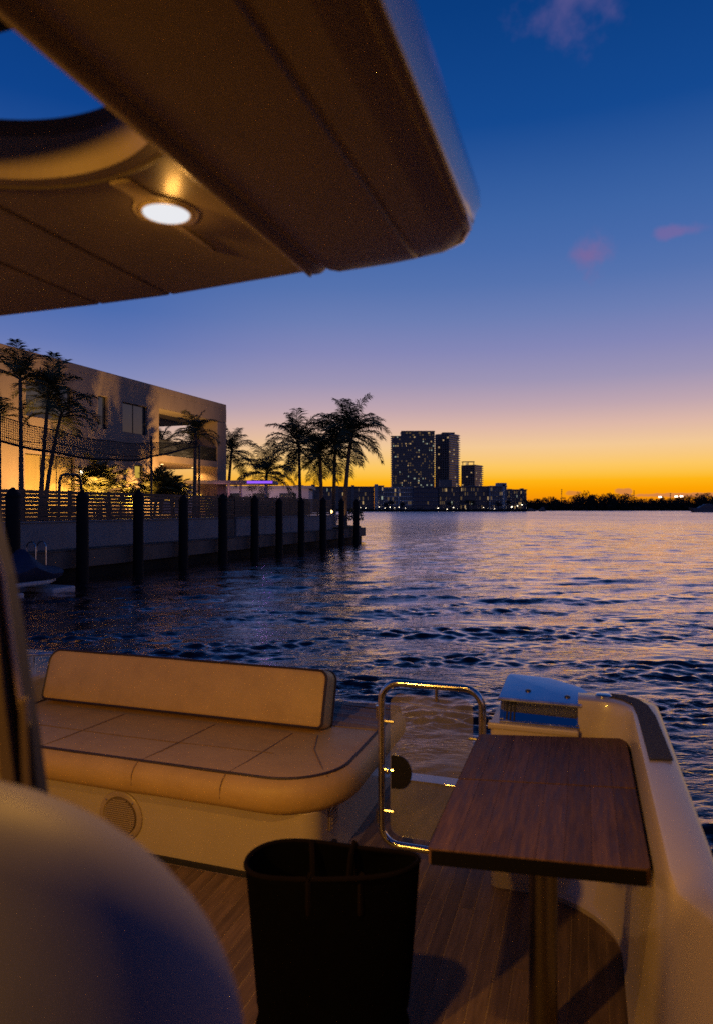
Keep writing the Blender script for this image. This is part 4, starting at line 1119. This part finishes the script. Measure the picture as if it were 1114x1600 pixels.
# stern platform and transom block, port side
MB().box(-3.3, -1.12, 3.30, 4.14, -0.9, 0.30).build('transom', 'gelcoat', yt, bevel=0.02)
MB().box(-3.5, 0.35, 4.2, 4.75, -0.55, -0.40).build('swim_platform', 'deck_teak', yt, bevel=0.01)
MB().box(-1.09, -0.41, 4.06, 4.178, 0.005, 0.012).build('sill_strip', 'stainless', yt, bevel=0.002)
MB().prism(rrect(-4.0, -3.28, 0.2, 4.1, 0.05), -0.9, 0.62).build('port_coaming', 'gelcoat', yt, bevel=0.03)
MB().box(-3.3, 0.4, -1.6, 4.15, -0.9, -0.11).build('hull', 'gelcoat', yt)
# cabin behind the camera: walls, roof and the wide open doorway
MB().box(-3.32, -3.2, -3.2, -0.22, -0.002, 2.30).build('cabin_wall', 'gelcoat', yt)
MB().box(0.42, 0.54, -3.2, -0.22, -0.002, 2.30).build('cabin_wall', 'gelcoat', yt)
MB().box(-3.32, 0.54, -3.34, -3.21, -0.002, 2.30).build('cabin_wall', 'gelcoat', yt)
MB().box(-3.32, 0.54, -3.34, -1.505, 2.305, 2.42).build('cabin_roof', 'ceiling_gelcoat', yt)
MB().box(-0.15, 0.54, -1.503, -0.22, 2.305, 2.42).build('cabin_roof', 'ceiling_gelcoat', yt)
MB().box(-3.199, -2.7, -0.30, -0.22, -0.002, 2.16).build('bulkhead', 'gelcoat', yt)
MB().box(-3.2, 0.42, -3.2, -1.6, -0.1, -0.003).build('cabin_sole', 'deck_teak', yt) if False else None
# overhang -------------------------------------------------------
def overhang():
    zc = 2.17
    LU = [(-3.1, .020)]
    for sx in (-1.17, -0.955):
        LU += [(sx - 0.008, .020), (sx - 0.003, .026), (sx + 0.003, .026), (sx + 0.008, .020)]
    LU += [(-0.582, .020), (-0.574, .015), (-0.570, .006), (-0.562, -.002), (-0.552, -.005), (-0.542, -.004), (-0.535, .0), (-0.530, .006), (-0.524, .007), (-0.516, .002), (-0.50, 0.0), (-0.44, .0), (-0.38, -.001),
           (-0.327, 0.0), (-0.322, .006), (-0.315, .006), (-0.310, 0.0), (-0.26, .0), (-0.225, .0), (-0.218, .005), (-0.212, .005), (-0.207, .0), (-0.198, .0015), (-0.190, .007), (-0.186, .02), (-0.180, .05), (-0.182, .078), (-0.194, .095), (-0.26, .105), (-0.5, .109), (-3.1, .11)]
    nb = len(LU)
    def vedge(u):
        return float(np.interp(u, [-3.1, -1.49, -0.99, -0.60, -0.53, -0.495, -0.33, -0.26, -0.215, -0.19], [1.462, 1.453, 1.44, 1.392, 1.388, 1.404, 1.379, 1.355, 1.30, 1.245]))
    prof = [0, .25, .5, .7, .85, .93]
    rs = []
    vs0 = -1.5
    for w in prof:
        rs.append([(u, vs0 + w * (vedge(u) - vs0), zc + z) for u, z in LU])
    # rounded aft edge
    for k in range(1, 9):
        a = k / 8
        ring = []
        for u, z in LU:
            e = vedge(u); ru = 0.11 if u > -0.57 else 0.02; rise = 0.024 if u > -0.57 else 0.003
            v = e - ru * (1 - math.sin(R(90 * a)))
            lift = rise * (1 - math.cos(R(90 * a)))
            top = max(z, .1)
            zz = z + lift if z < .04 else z
            ring.append((u, v, zc + zz))
        rs.append(ring)
    mb = MB(); mb.rings(rs)
    return mb
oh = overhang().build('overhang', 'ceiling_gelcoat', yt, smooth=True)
em = [(-0.5, 1.398, 2.192), (-0.42, 1.386, 2.192), (-0.33, 1.372, 2.191), (-0.27, 1.352, 2.190), (-0.225, 1.305, 2.186), (-0.2, 1.24, 2.182), (-0.193, 1.15, 2.175), (-0.191, 0.9, 2.173), (-0.191, 0.5, 2.173)]
MB().tube(em, [0.003, 0.005, 0.005, 0.006, 0.006, 0.006, 0.005, 0.003, 0.002], 8).build('edge_highlight', 'gloss_white', oh, smooth=True)  # glossy white tube added to draw the bright light line along this edge
HC = (-0.745, 0.57)
UC = -0.588
HA = math.acos((UC - HC[0]) / 0.30)
arc = [(HC[0] + 0.30 * math.cos(HA + (2 * math.pi - 2 * HA) * k / 72), HC[1] + 0.30 * math.sin(HA + (2 * math.pi - 2 * HA) * k / 72)) for k in range(73)]
cut = MB().prism(arc, 2.0, 2.6).build('cutter', 'ceiling_gelcoat', yt)
oh.data.materials.append(MATS['gloss_white'])
for p_ in oh.data.polygons:
    c_ = p_.center
    if c_.x + ORIG[oh.name][0] > -0.189 and len(p_.vertices) == 4: p_.material_index = 1
bo = oh.modifiers.new('hole', 'BOOLEAN'); bo.operation = 'DIFFERENCE'; bo.solver = 'EXACT'; bo.object = cut
bpy.context.view_layer.update()
dg_ = bpy.context.evaluated_depsgraph_get()
me2 = bpy.data.meshes.new_from_object(oh.evaluated_get(dg_))
oh.modifiers.clear(); oh.data = me2
bpy.data.objects.remove(cut)
hp = [(0.334, 2.1895), (0.330, 2.188), (0.326, 2.190), (0.312, 2.215), (0.299, 2.26), (0.297, 2.281), (0.30, 2.284), (0.335, 2.2825)]
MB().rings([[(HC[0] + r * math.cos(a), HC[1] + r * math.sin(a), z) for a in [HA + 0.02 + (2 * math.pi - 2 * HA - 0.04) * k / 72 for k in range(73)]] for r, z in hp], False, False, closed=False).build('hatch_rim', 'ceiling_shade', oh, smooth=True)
MB().box(-1.4, -0.55, 0.2, 0.79, 2.37, 2.41).build('hatch_lid', 'rubber_black', yt, bevel=0.006)
MB().tube([(-0.14, 0.2, 2.36), (-0.132, 0.66, 2.40), (-0.13, 0.70, 2.46)], 0.007, 8).build('antenna_stub', 'stainless', yt, smooth=True)

# cabin door jamb (soft, very close)
jb = thing('door_jamb', 'dark curved door jamb very close to the camera, out of focus', 'door jamb', 'W', (-0.37, 0.74, 1.3))
def jpath(dx, dy, rows):
    return [(px(x + dx, 0.74), 0.74 + dy, pz(y, 0.74)) for x, y in rows]
rows = [(-26, 800), (-8, 860), (4, 900), (12, 960), (22, 1030), (31, 1085), (36, 1120), (44, 1180), (54, 1250), (66, 1330)]
MB().tube(jpath(0, 0, rows[:8]), 0.0032, 8).build('edge_strip', 'jamb_light', jb, smooth=True)
def ribbon(x0s, x1s, ys, dy, thick):
    rs = []
    for a, b, y in zip(x0s, x1s, ys):
        A_, B_ = px(a, .74), px(b, .74); Z = pz(y, .74)
        rs.append([(A_, .74 + dy, Z), (B_, .74 + dy, Z), (B_, .74 + dy + thick, Z), (A_, .74 + dy + thick, Z)])
    return MB().rings(rs)
ys_ = [790, 900, 985, 1070, 1150, 1250, 1340]
ribbon([-60, -30, -8, 8, 14, 24, 34], [-28, 0, 15, 27, 40, 53, 64], ys_, 0.004, 0.03).build('gasket', 'jamb_dark', jb)
ribbon([-90, -60, -40, -20, 2, 12, 20], [-40, -8, 4, 12, 22, 34, 44], ys_, -0.01, 0.012).build('frame', 'jamb', jb)
ribbon([36, 40, 47], [46, 52, 60], [1090, 1200, 1340], -0.008, 0.01).build('track', 'jamb', jb)
ribbon([47, 53, 61], [51, 60, 69], [1130, 1220, 1340], -0.004, 0.008).build('seal', 'jamb_dark', jb)

# dark rounded seat back, close
ch = thing('helm_seat', 'big pale rounded seat back filling the near corner, out of focus', 'seat', 'W', (-0.42, 0.62, DECK))
rs = []
cx_, cy_, cz_ = -0.42, 0.60, CAMZ - 0.485
for k in range(0, 15):
    a = R(90 * k / 14); zz = math.sin(a); rr = math.cos(a) ** 0.92
    rs.append([(cx_ + 0.322 * rr * (abs(math.cos(t)) ** 0.85) * (1 if math.cos(t) > 0 else -1), cy_ + 0.12 * (rr ** 0.8) * math.sin(t), cz_ + 0.245 * zz) for t in [2 * math.pi * i / 48 for i in range(48)]])
low = [[(p[0], p[1], cz_ - d) for p in rs[0]] for d in (0.75, 0.4, 0.15)]
MB().rings(low + rs).build('seat_back', 'pale_vinyl', ch, smooth=True)
MB().lathe([(0.2, 0.0), (0.2, 0.03), (0.06, 0.05), (0.06, 0.42)], -0.42, 0.62, DECK, 20).build('pedestal', 'stainless', ch, smooth=True)

# ceiling lamps ------------------------------------------------------
LAMPC = (1.0, 0.475, 0.06)
def ceiling_lamp(label, u, v):
    t = thing('ceiling_lamp', label, 'ceiling light', 'B', (u, v, 2.188), 'downlights in the overhang')
    MB().lathe([(0.046, 0.0), (0.0455, -0.004), (0.0415, -0.0045), (0.040, -0.003)], u, v, 2.189, 40, cap1=False).build('trim_ring', 'gelcoat', t, smooth=True)
    MB().lathe([(0.0400, -0.001), (0.0392, -0.005), (0.03, -0.0065), (0.008, -0.007)], u, v, 2.189, 40).build('lens', 'lamp_white', t, smooth=True)
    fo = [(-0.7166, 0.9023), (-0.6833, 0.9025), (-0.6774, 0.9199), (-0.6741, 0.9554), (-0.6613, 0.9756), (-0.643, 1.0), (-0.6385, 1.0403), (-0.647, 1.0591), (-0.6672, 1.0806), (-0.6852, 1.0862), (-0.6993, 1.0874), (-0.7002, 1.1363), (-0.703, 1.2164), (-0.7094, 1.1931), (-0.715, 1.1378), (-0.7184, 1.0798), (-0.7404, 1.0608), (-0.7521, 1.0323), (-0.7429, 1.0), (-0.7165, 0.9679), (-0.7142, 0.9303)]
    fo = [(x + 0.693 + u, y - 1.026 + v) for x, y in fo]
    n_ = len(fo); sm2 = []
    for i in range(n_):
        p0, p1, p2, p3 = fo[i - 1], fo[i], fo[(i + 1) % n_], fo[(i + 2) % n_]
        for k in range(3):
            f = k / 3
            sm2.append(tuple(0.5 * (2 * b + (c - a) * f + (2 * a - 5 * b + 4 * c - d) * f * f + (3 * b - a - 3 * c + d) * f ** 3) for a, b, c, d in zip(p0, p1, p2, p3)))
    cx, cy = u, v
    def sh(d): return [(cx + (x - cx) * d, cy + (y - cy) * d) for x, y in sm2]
    MB().rings([[(x, y, 2.1898) for x, y in sh(1.0)], [(x, y, 2.1875) for x, y in sh(0.975)], [(x, y, 2.1868) for x, y in sh(0.93)]]).build('glow_shape', 'gelcoat', t, smooth=True)  # pale raised plate in the outline of the lamp's swirl glow
    return t
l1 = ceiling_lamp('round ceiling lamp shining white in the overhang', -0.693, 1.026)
light('lamp_glow', 'SPOT', 'B', (-0.693, 1.026, 2.15), 42, LAMPC, l1, 0.035, (0, 0.1, -1), 150, 0.8)
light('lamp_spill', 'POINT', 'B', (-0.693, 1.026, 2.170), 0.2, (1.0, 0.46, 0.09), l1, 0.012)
l2 = ceiling_lamp('round ceiling lamp just inside the cabin doorway', -1.9, -1.0)
light('lamp_glow', 'SPOT', 'B', (-1.9, -1.0, 2.08), 215, LAMPC, l2, 0.06, (0.15, 1.0, -0.42), 120, 0.6)

# sofa ------------------------------------------------------------
sf = thing('cockpit_sofa', 'tan leather bench sofa with dark piping across the stern', 'sofa', 'B', (-2.2, 3.1, 0))
base = rrect(-3.26, -1.115, 2.785, 4.13, (0.03, 0.09, 0.03, 0.03), 6)
MB().prism(base, 0.005, 0.325).build('base', 'gelcoat', sf, smooth=True, bevel=0.008)
seat_poly = resample(rrect(-3.27, -1.005, 2.705, 3.98, (0.07, 0.36, 0.07, 0.07), 12), 0.05)
prof = [(0.085, 0.318), (0.045, 0.316), (0.018, 0.328), (0.004, 0.352), (0.0, 0.385), (0.006, 0.42), (0.022, 0.447), (0.046, 0.464), (0.056, 0.468)]
mb, ins = cushion(seat_poly, prof, lambda x, y, h: (x, y, h), 0.0012, 3)
seat = mb.build('seat_cushion', 'leather', sf, smooth=True)
MB().tube([(x, y, 0.4685) for x, y in ins(0.056)], 0.0078, 6, closed=True).build('piping', 'piping', seat)
def seam(path): MB().tube(path, 0.0026, 5).build('seam', 'seam_thread', seat)
for us in (-2.62, -2.02, -1.55):
    seam([(us, 2.707, 0.37), (us, 2.708, 0.42), (us + 0.002, 2.724, 0.447), (us + 0.004, 2.752, 0.4675), (us + 0.03, 2.9, 0.4705), (us + 0.07, 3.35, 0.4705)])
seam([(-1.10, 2.88, 0.462), (-1.16, 2.96, 0.469), (-1.28, 3.16, 0.4705), (-1.34, 3.36, 0.4705)])
seam([(-3.2, 3.05, 0.4705), (-2.3, 3.03, 0.4705), (-1.45, 3.05, 0.4705)])
a_ = R(17)
wv = Vector((0, math.sin(a_), math.cos(a_))); nv = Vector((0, -math.cos(a_), math.sin(a_)))
P0 = Vector((0, 3.527, 0.450))
def bplace(x, y, h):
    p = P0 + wv * y + nv * h; return (x, p.y, p.z)
bpoly = resample(rrect(-3.19, -1.325, 0.0, 0.312, (0.035, 0.035, 0.05, 0.08), 7), 0.05)
bprof = [(0.02, 0.0), (0.006, 0.006), (0.0, 0.02), (0.0, 0.128), (0.004, 0.140), (0.012, 0.148), (0.026, 0.151)]
mb, bins = cushion(bpoly, bprof, bplace, 0.0012, 5)
back = mb.build('backrest', 'leather', sf, smooth=True)
MB().tube([bplace(x, y, 0.145) for x, y in bins(0.006)], 0.0078, 6, closed=True).build('piping', 'piping', back)
MB().tube([bplace(x, y, 0.010) for x, y in bins(0.0)], 0.0078, 6, closed=True).build('piping', 'piping', back)
# cover over the stern end of the bench
mb = MB(); NX, NY = 28, 40
vs = []; fs = []
for j in range(NY + 1):
    for i in range(NX + 1):
        uu = -3.0 + (1.94) * i / NX; vv = 3.54 + 0.50 * j / NY
        vs.append((uu, vv, 0.474 + 0.006 * math.sin(vv * 46 + 1.2 * math.sin(uu * 5)) + 0.004 * math.sin(vv * 91 + uu * 9) - (0.05 * max(0, (vv - 3.99) / 0.05))))
for j in range(NY):
    for i in range(NX): fs.append((j * (NX + 1) + i, j * (NX + 1) + i + 1, (j + 1) * (NX + 1) + i + 1, (j + 1) * (NX + 1) + i))
o = mb.add(vs, fs).build('stern_pad', 'leather_flat', sf, smooth=True)
sm_ = o.modifiers.new('thickness', 'SOLIDIFY'); sm_.thickness = 0.012; sm_.offset = -1
# speaker, vent, latch recess in the base
spk = (-2.135, 2.784, 0.178)
rg = MB().lathe([(0.122, 0.0), (0.122, 0.006), (0.114, 0.012), (0.098, 0.012), (0.092, 0.004)], spk[0], spk[1], spk[2], 44, axis='y', cap1=False).build('speaker_ring', 'grille_ring', sf, smooth=True)
MB().lathe([(0.093, 0.003), (0.06, 0.008), (0.01, 0.010)], spk[0], spk[1], spk[2], 36, axis='y').build('speaker_cloth', 'grille_cloth', sf, smooth=True)
for q in range(-8, 9):
    w = math.sqrt(max(0, 0.088 ** 2 - (q * 0.010) ** 2))
    MB().box(spk[0] - w, spk[0] + w, 2.768, 2.772, spk[2] + q * 0.010 - 0.0022, spk[2] + q * 0.010 + 0.0022).build('speaker_slat', 'grille_ring', sf)
for q in range(4):
    a = R(45 + 90 * q); MB().lathe([(0.005, 0.012), (0.005, 0.0145), (0.002, 0.0155)], spk[0] + 0.106 * math.cos(a), spk[1], spk[2] + 0.106 * math.sin(a), 10, axis='y').build('screw', 'stainless', sf)
vent = MB().box(-1.114, -1.106, 2.93, 3.03, 0.19, 0.29).build('vent', 'gelcoat', sf, bevel=0.003)
for q in range(5):
    MB().box(-1.105, -1.099, 2.94, 3.02, 0.20 + q * 0.018, 0.209 + q * 0.018).build('vent_slat', 'grille_ring', vent)
MB().prism(rrect(2.90, 3.03, 0.04, 0.13, 0.04), -1.114, -1.104)
mb = MB(); pr = rrect(2.90, 3.02, 0.05, 0.13, 0.038); nn = len(pr)
mb.add([(-1.114, y, z) for y, z in pr] + [(-1.102, y, z) for y, z in pr], [tuple(range(nn)), tuple(range(2 * nn - 1, nn - 1, -1))] + [(i, (i + 1) % nn, nn + (i + 1) % nn, nn + i) for i in range(nn)])
mb.build('latch_recess', 'rubber_black', sf)

# stern cleat near the port corner
cl = thing('mooring_cleat', 'small stainless cleat beyond the far end of the sofa', 'cleat', 'B', (-3.32, 3.75, 0.62))
MB().tube([(-3.55, 3.55, 0.70), (-3.42, 3.64, 0.705), (-3.26, 3.76, 0.70)], [0.008, 0.014, 0.008], 8).build('horn', 'stainless', cl, smooth=True)
for q in ((-3.46, 3.61), (-3.36, 3.685)):
    MB().tube([(q[0], q[1], 0.62), (q[0], q[1], 0.70)], 0.012, 8).build('foot', 'stainless', cl)

# stern gate --------------------------------------------------------
sg = thing('stern_gate', 'stainless framed clear acrylic gate standing between sofa and table', 'gate', 'B', (-0.68, 3.13, 0.03))
GV = 3.13
fr_ = rrect(-0.922, -0.445, 0.075, 0.845, 0.085, 8)
MB().tube([(x, GV, z) for x, z in fr_], 0.0175, 12, closed=True).build('frame', 'stainless', sg, smooth=True)
pane = rrect(-0.878, -0.487, 0.12, 0.795, 0.055, 8)
hole = [(-0.878, 0.505), (-0.878, 0.345)] 
mb = MB(); n = len(pane)
mb.add([(x, GV - 0.004, z) for x, z in pane] + [(x, GV + 0.004, z) for x, z in pane], [tuple(range(n)), tuple(range(2 * n - 1, n - 1, -1))] + [(i, (i + 1) % n, n + (i + 1) % n, n + i) for i in range(n)])
m = bpy.data.materials.new('acrylic'); m.use_nodes = True
nt = m.node_tree; nt.nodes.clear()
tb = nt.nodes.new('ShaderNodeBsdfTransparent'); tb.inputs[0].default_value = (0.86, 0.86, 0.88, 1)
df = nt.nodes.new('ShaderNodeBsdfDiffuse'); df.inputs[0].default_value = (0.62, 0.56, 0.52, 1)
gls = nt.nodes.new('ShaderNodeBsdfGlossy'); gls.inputs['Roughness'].default_value = 0.08
noi = nt.nodes.new('ShaderNodeTexNoise'); noi.inputs['Scale'].default_value = 5; noi.inputs['Detail'].default_value = 6
tco = nt.nodes.new('ShaderNodeTexCoord'); nt.links.new(tco.outputs['Object'], noi.inputs['Vector'])
mrr = nt.nodes.new('ShaderNodeMapRange'); nt.links.new(noi.outputs[0], mrr.inputs[0]); mrr.inputs[1].default_value = .3; mrr.inputs[2].default_value = .75; mrr.inputs[3].default_value = 0.10; mrr.inputs[4].default_value = 0.24
m1 = nt.nodes.new('ShaderNodeMixShader'); nt.links.new(mrr.outputs[0], m1.inputs[0]); nt.links.new(tb.outputs[0], m1.inputs[1]); nt.links.new(df.outputs[0], m1.inputs[2])
m2 = nt.nodes.new('ShaderNodeMixShader'); m2.inputs[0].default_value = 0.05; nt.links.new(m1.outputs[0], m2.inputs[1]); nt.links.new(gls.outputs[0], m2.inputs[2])
out = nt.nodes.new('ShaderNodeOutputMaterial'); nt.links.new(m2.outputs[0], out.inputs[0]); MATS['acrylic'] = m
mb.build('pane', 'acrylic', sg)
for (x, z, dx) in ((-0.905, 0.66, 1), (-0.905, 0.235, 1), (-0.905, 0.43, 1), (-0.46, 0.62, -1)):
    MB().tube([(x, GV - 0.006, z), (x + dx * 0.045, GV - 0.006, z)], 0.008, 8).build('clamp', 'stainless', sg, smooth=True)
MB().tube([(-0.655, GV - 0.006, 0.835), (-0.655, GV - 0.006, 0.775)], 0.008, 8).build('clamp', 'stainless', sg, smooth=True)
dsh = [(-0.872, 0.345)] + [(-0.835 + 0.062 * math.cos(R(a)), 0.425 + 0.078 * math.sin(R(a))) for a in range(-90, 91, 15)] + [(-0.872, 0.503)]
mb = MB(); n = len(dsh)
mb.add([(x, GV - 0.010, z) for x, z in dsh] + [(x, GV - 0.0045, z) for x, z in dsh], [tuple(range(n)), tuple(range(2 * n - 1, n - 1, -1))] + [(i, (i + 1) % n, n + (i + 1) % n, n + i) for i in range(n)])
mb.build('latch_plate', 'latch_dark', sg)
MB().lathe([(0.012, 0), (0.012, 0.02), (0.006, 0.024)], -0.885, GV - 0.012, 0.43, 14, axis='y').build('latch_knob', 'stainless', sg, smooth=True)
for z in (0.2, 0.7):
    MB().tube([(-0.94, GV, z - 0.03), (-0.94, GV, z + 0.03)], 0.012, 8).build('hinge', 'stainless', sg)
MB().tube([(-0.80, GV, 0.075), (-0.80, GV, 0.0)], 0.012, 8).build('foot', 'stainless', sg)
wr = thing('guard_wire', 'thin pale guard wire stretched across the stern passage', 'wire', 'B', (-1.0, 4.1, 0.45))
MB().tube([(-1.09, 4.12, 0.47), (-0.9, 4.12, 0.452), (-0.7, 4.12, 0.446), (-0.42, 4.12, 0.46)], 0.004, 6).build('cable', 'float_white', wr)

# table -----------------------------------------------------------
tb_ = thing('cockpit_table', 'dark teak folding table on a steel pedestal beside the coaming', 'table', 'B', (-0.13, 2.17, 0))
FLc, FRc, NRc, NLc = Vector((-0.425, 2.893)), Vector((0.160, 3.03)), Vector((0.164, 1.95)), Vector((-0.42, 1.875))
def tp(a, b): return NLc.lerp(NRc, a).lerp(FLc.lerp(FRc, a), b)
for (b0, b1, near) in ((0.0, 0.504, True), (0.513, 1.0, False)):
    leaf = None
    for q in range(8):
        a0, a1 = q / 8 + 0.0003, (q + 1) / 8 - 0.0003
        c = [tp(a0, b0), tp(a1, b0), tp(a1, b1), tp(a0, b1)]
        poly = []
        cor = {(0, True): 0, (7, True): 1, (7, False): 2, (0, False): 3}.get((q, near))
        for i in range(4):
            if i == cor:
                pv, nx = c[i - 1], c[(i + 1) % 4]; p = c[i]
                d1 = (pv - p).normalized() * 0.02; d2 = (nx - p).normalized() * 0.02
                for k in range(7):
                    f = k / 6
                    poly.append((p + d1) * (1 - f) ** 2 + p * 2 * f * (1 - f) + (p + d2) * f * f)
            else: poly.append(c[i])
        MB().prism([tuple(p) for p in poly], 0.676, 0.7205).build('board', 'table_teak', tb_, bevel=0.0012)
for a0, a1, b0, b1 in ((0.02, 0.98, -0.006, -0.0015), (1.001, 1.006, 0.03, 0.97), (-0.006, -0.001, 0.03, 0.97)):
    MB().prism([tuple(tp(a0, b0)), tuple(tp(a1, b0)), tuple(tp(a1, b1)), tuple(tp(a0, b1))], 0.677, 0.7165).build('edge_trim', 'black_trim', tb_, bevel=0.001)
MB().prism([tuple(tp(a, b)) for a, b in ((.1, .06), (.9, .06), (.9, .94), (.1, .94))], 0.655, 0.675).build('under_frame', 'jamb_dark', tb_)
MB().lathe([(0.062, 0.005), (0.062, 0.012), (0.052, 0.02), (0.043, 0.03), (0.043, 0.07), (0.043, 0.58), (0.10, 0.645), (0.14, 0.654)], -0.125, 2.20, 0, 28).build('pedestal', 'brushed_steel', tb_, smooth=True)

# mirror polished fairlead box -------------------------------------
fb = thing('fairlead_box', 'polished steel fairlead box with mirror face on the stern quarter', 'fairlead', 'B', (-0.2, 3.2, 0.725))
pl2 = [(-0.368, 3.068), (-0.022, 3.062), (0.045, 3.16), (-0.02, 3.28), (-0.16, 3.37), (-0.345, 3.39), (-0.36, 3.35)]
n = len(pl2)
def crown(p): return 0.864 + 0.012 * (1 - ((p[0] + 0.17) / 0.2) ** 2) - 0.05 * max(0, (p[1] - 3.2)) 
mb = MB()
ins2 = inset_fn(pl2); r0, r1 = pl2, ins2(0.03)
def slope(y): return -0.030 + (y - 3.065) / 0.325 * 0.036
mb.rings([[(x, y, 0.852 + slope(y)) for x, y in r0], [(x, y, 0.858 + slope(y)) for x, y in r0], [(x, y, 0.864 + slope(y)) for x, y in ins2(0.006)], [(x, y, 0.866 + slope(y)) for x, y in r1]])
mb.build('top_plate', 'plate_steel', fb, smooth=True)
for x, y in ((-0.245, 3.17), (-0.075, 3.135)):
    MB().lathe([(0.013, 0), (0.013, 0.004), (0.007, 0.007)], x, y, 0.866 + slope(y), 16).build('bolt', 'brushed_steel', fb, smooth=True)
# leaning mirror face with frame
th_ = R(34)
def mp_(x, s): return (x, 3.085 + math.sin(th_) * (0.135 - s) * -1 + 0.062, 0.725 + 0.097 * s / 0.135)
def face(x0, x1, s0, s1, d0, d1):
    mb = MB(); c = [(x0, s0), (x1, s0), (x1, s1), (x0, s1)]
    nrm_ = Vector((0, -math.cos(th_), math.sin(th_)))
    A_ = [Vector(mp_(*q)) + nrm_ * d0 for q in c]; B_ = [Vector(mp_(*q)) + nrm_ * d1 for q in c]
    mb.add([tuple(p) for p in A_ + B_], [(0, 1, 2, 3), (7, 6, 5, 4)] + [(i, (i + 1) % 4, 4 + (i + 1) % 4, 4 + i) for i in range(4)])
    return mb
face(-0.345, -0.035, 0.010, 0.125, 0.0, 0.003).build('mirror_face', 'mirror', fb)
face(-0.362, -0.024, 0.0, 0.012, -0.004, 0.010).build('frame_bar', 'stainless', fb, bevel=0.003)
face(-0.362, -0.024, 0.123, 0.135, -0.004, 0.010).build('frame_bar', 'stainless', fb, bevel=0.003)
face(-0.362, -0.342, 0.0125, 0.1225, -0.004, 0.011).build('frame_bar', 'stainless', fb, bevel=0.003)
face(-0.038, -0.024, 0.0125, 0.1225, -0.004, 0.011).build('frame_bar', 'stainless', fb, bevel=0.003)
for q in range(3):  # dark bars stand in for stripes reflected in the mirror
    face(-0.334 + q * 0.016, -0.327 + q * 0.016, 0.0125, 0.1225, 0.004, 0.010).build('reflection_bar', 'rubber_black', fb)
MB().prism([(-0.355, 3.16), (-0.03, 3.155), (0.03, 3.18), (-0.03, 3.26), (-0.17, 3.34), (-0.335, 3.36)], 0.722, 0.829).build('body', 'plate_steel', fb)
MB().box(-0.41, -0.026, 3.038, 3.09, 0.70, 0.728).build('ledge', 'gelcoat', fb, bevel=0.008)

# black tote ---------------------------------------------------------
bg_ = thing('tote_bag', 'tall open black fabric tote standing on the deck', 'bag', 'W', (-0.073, 2.1, DECK))
def oval(a, b, z, sd, amp=0.006, cx=-0.073, cy=2.1):
    return [(cx + a * math.cos(t) * (1 + 0.0), cy + b * math.sin(t) + amp * math.sin(3 * t + sd), z + amp * 0.8 * math.sin(2 * t + sd * 1.3)) for t in [2 * math.pi * i / 56 for i in range(56)]]
D0 = DECK + 0.006
RIM = 0.013
seq = [(0.222, 0.10, 0.0), (0.232, 0.115, 0.02), (0.236, 0.12, 0.08), (0.226, 0.112, 0.125), (0.233, 0.118, 0.16), (0.245, 0.122, 0.30), (0.257, 0.122, 0.45), (0.266, 0.118, 0.565), (0.268, 0.116, 0.580)]
rs = [oval(a, b, D0 + z, i * 0.9, 0.009 if 0 < i < 7 else (0.002 if i == 0 else RIM)) for i, (a, b, z) in enumerate(seq)]
inn = [oval(a - 0.010, b - 0.010, D0 + max(z, 0.012), i * 0.9, 0.009 if 0 < i < 7 else (0.002 if i == 0 else RIM)) for i, (a, b, z) in enumerate(seq)][::-1]
MB().rings(rs + inn).build('body', 'black_fabric', bg_, smooth=True)
MB().tube([(p[0], p[1], p[2] + 0.002) for p in oval(0.264, 0.112, D0 + 0.580, 8 * 0.9, RIM)], 0.0075, 6, closed=True).build('rim_binding', 'bag_trim', bg_, smooth=True)
def strap(x, ysg, dz, sw):
    return MB().tube([(x, 2.1 + ysg * 0.108, D0 + 0.48), (x, 2.1 + ysg * 0.102, D0 + 0.57), (x + sw * .2, 2.1 + ysg * 0.098, D0 + 0.590), (x + sw * .6, 2.1 + ysg * 0.07, D0 + 0.565), (x + sw, 2.1 + ysg * 0.05, D0 + 0.45)], 0.0095, 6)
strap(-0.145, 1, 0, 0.01).build('handle', 'bag_trim', bg_, smooth=True)
strap(0.0, 1, 0, -0.03).build('handle', 'bag_trim', bg_, smooth=True)
strap(-0.14, -1, 0, 0.0).build('handle', 'bag_trim', bg_, smooth=True)
strap(0.01, -1, 0, 0.02).build('handle', 'bag_trim', bg_, smooth=True)
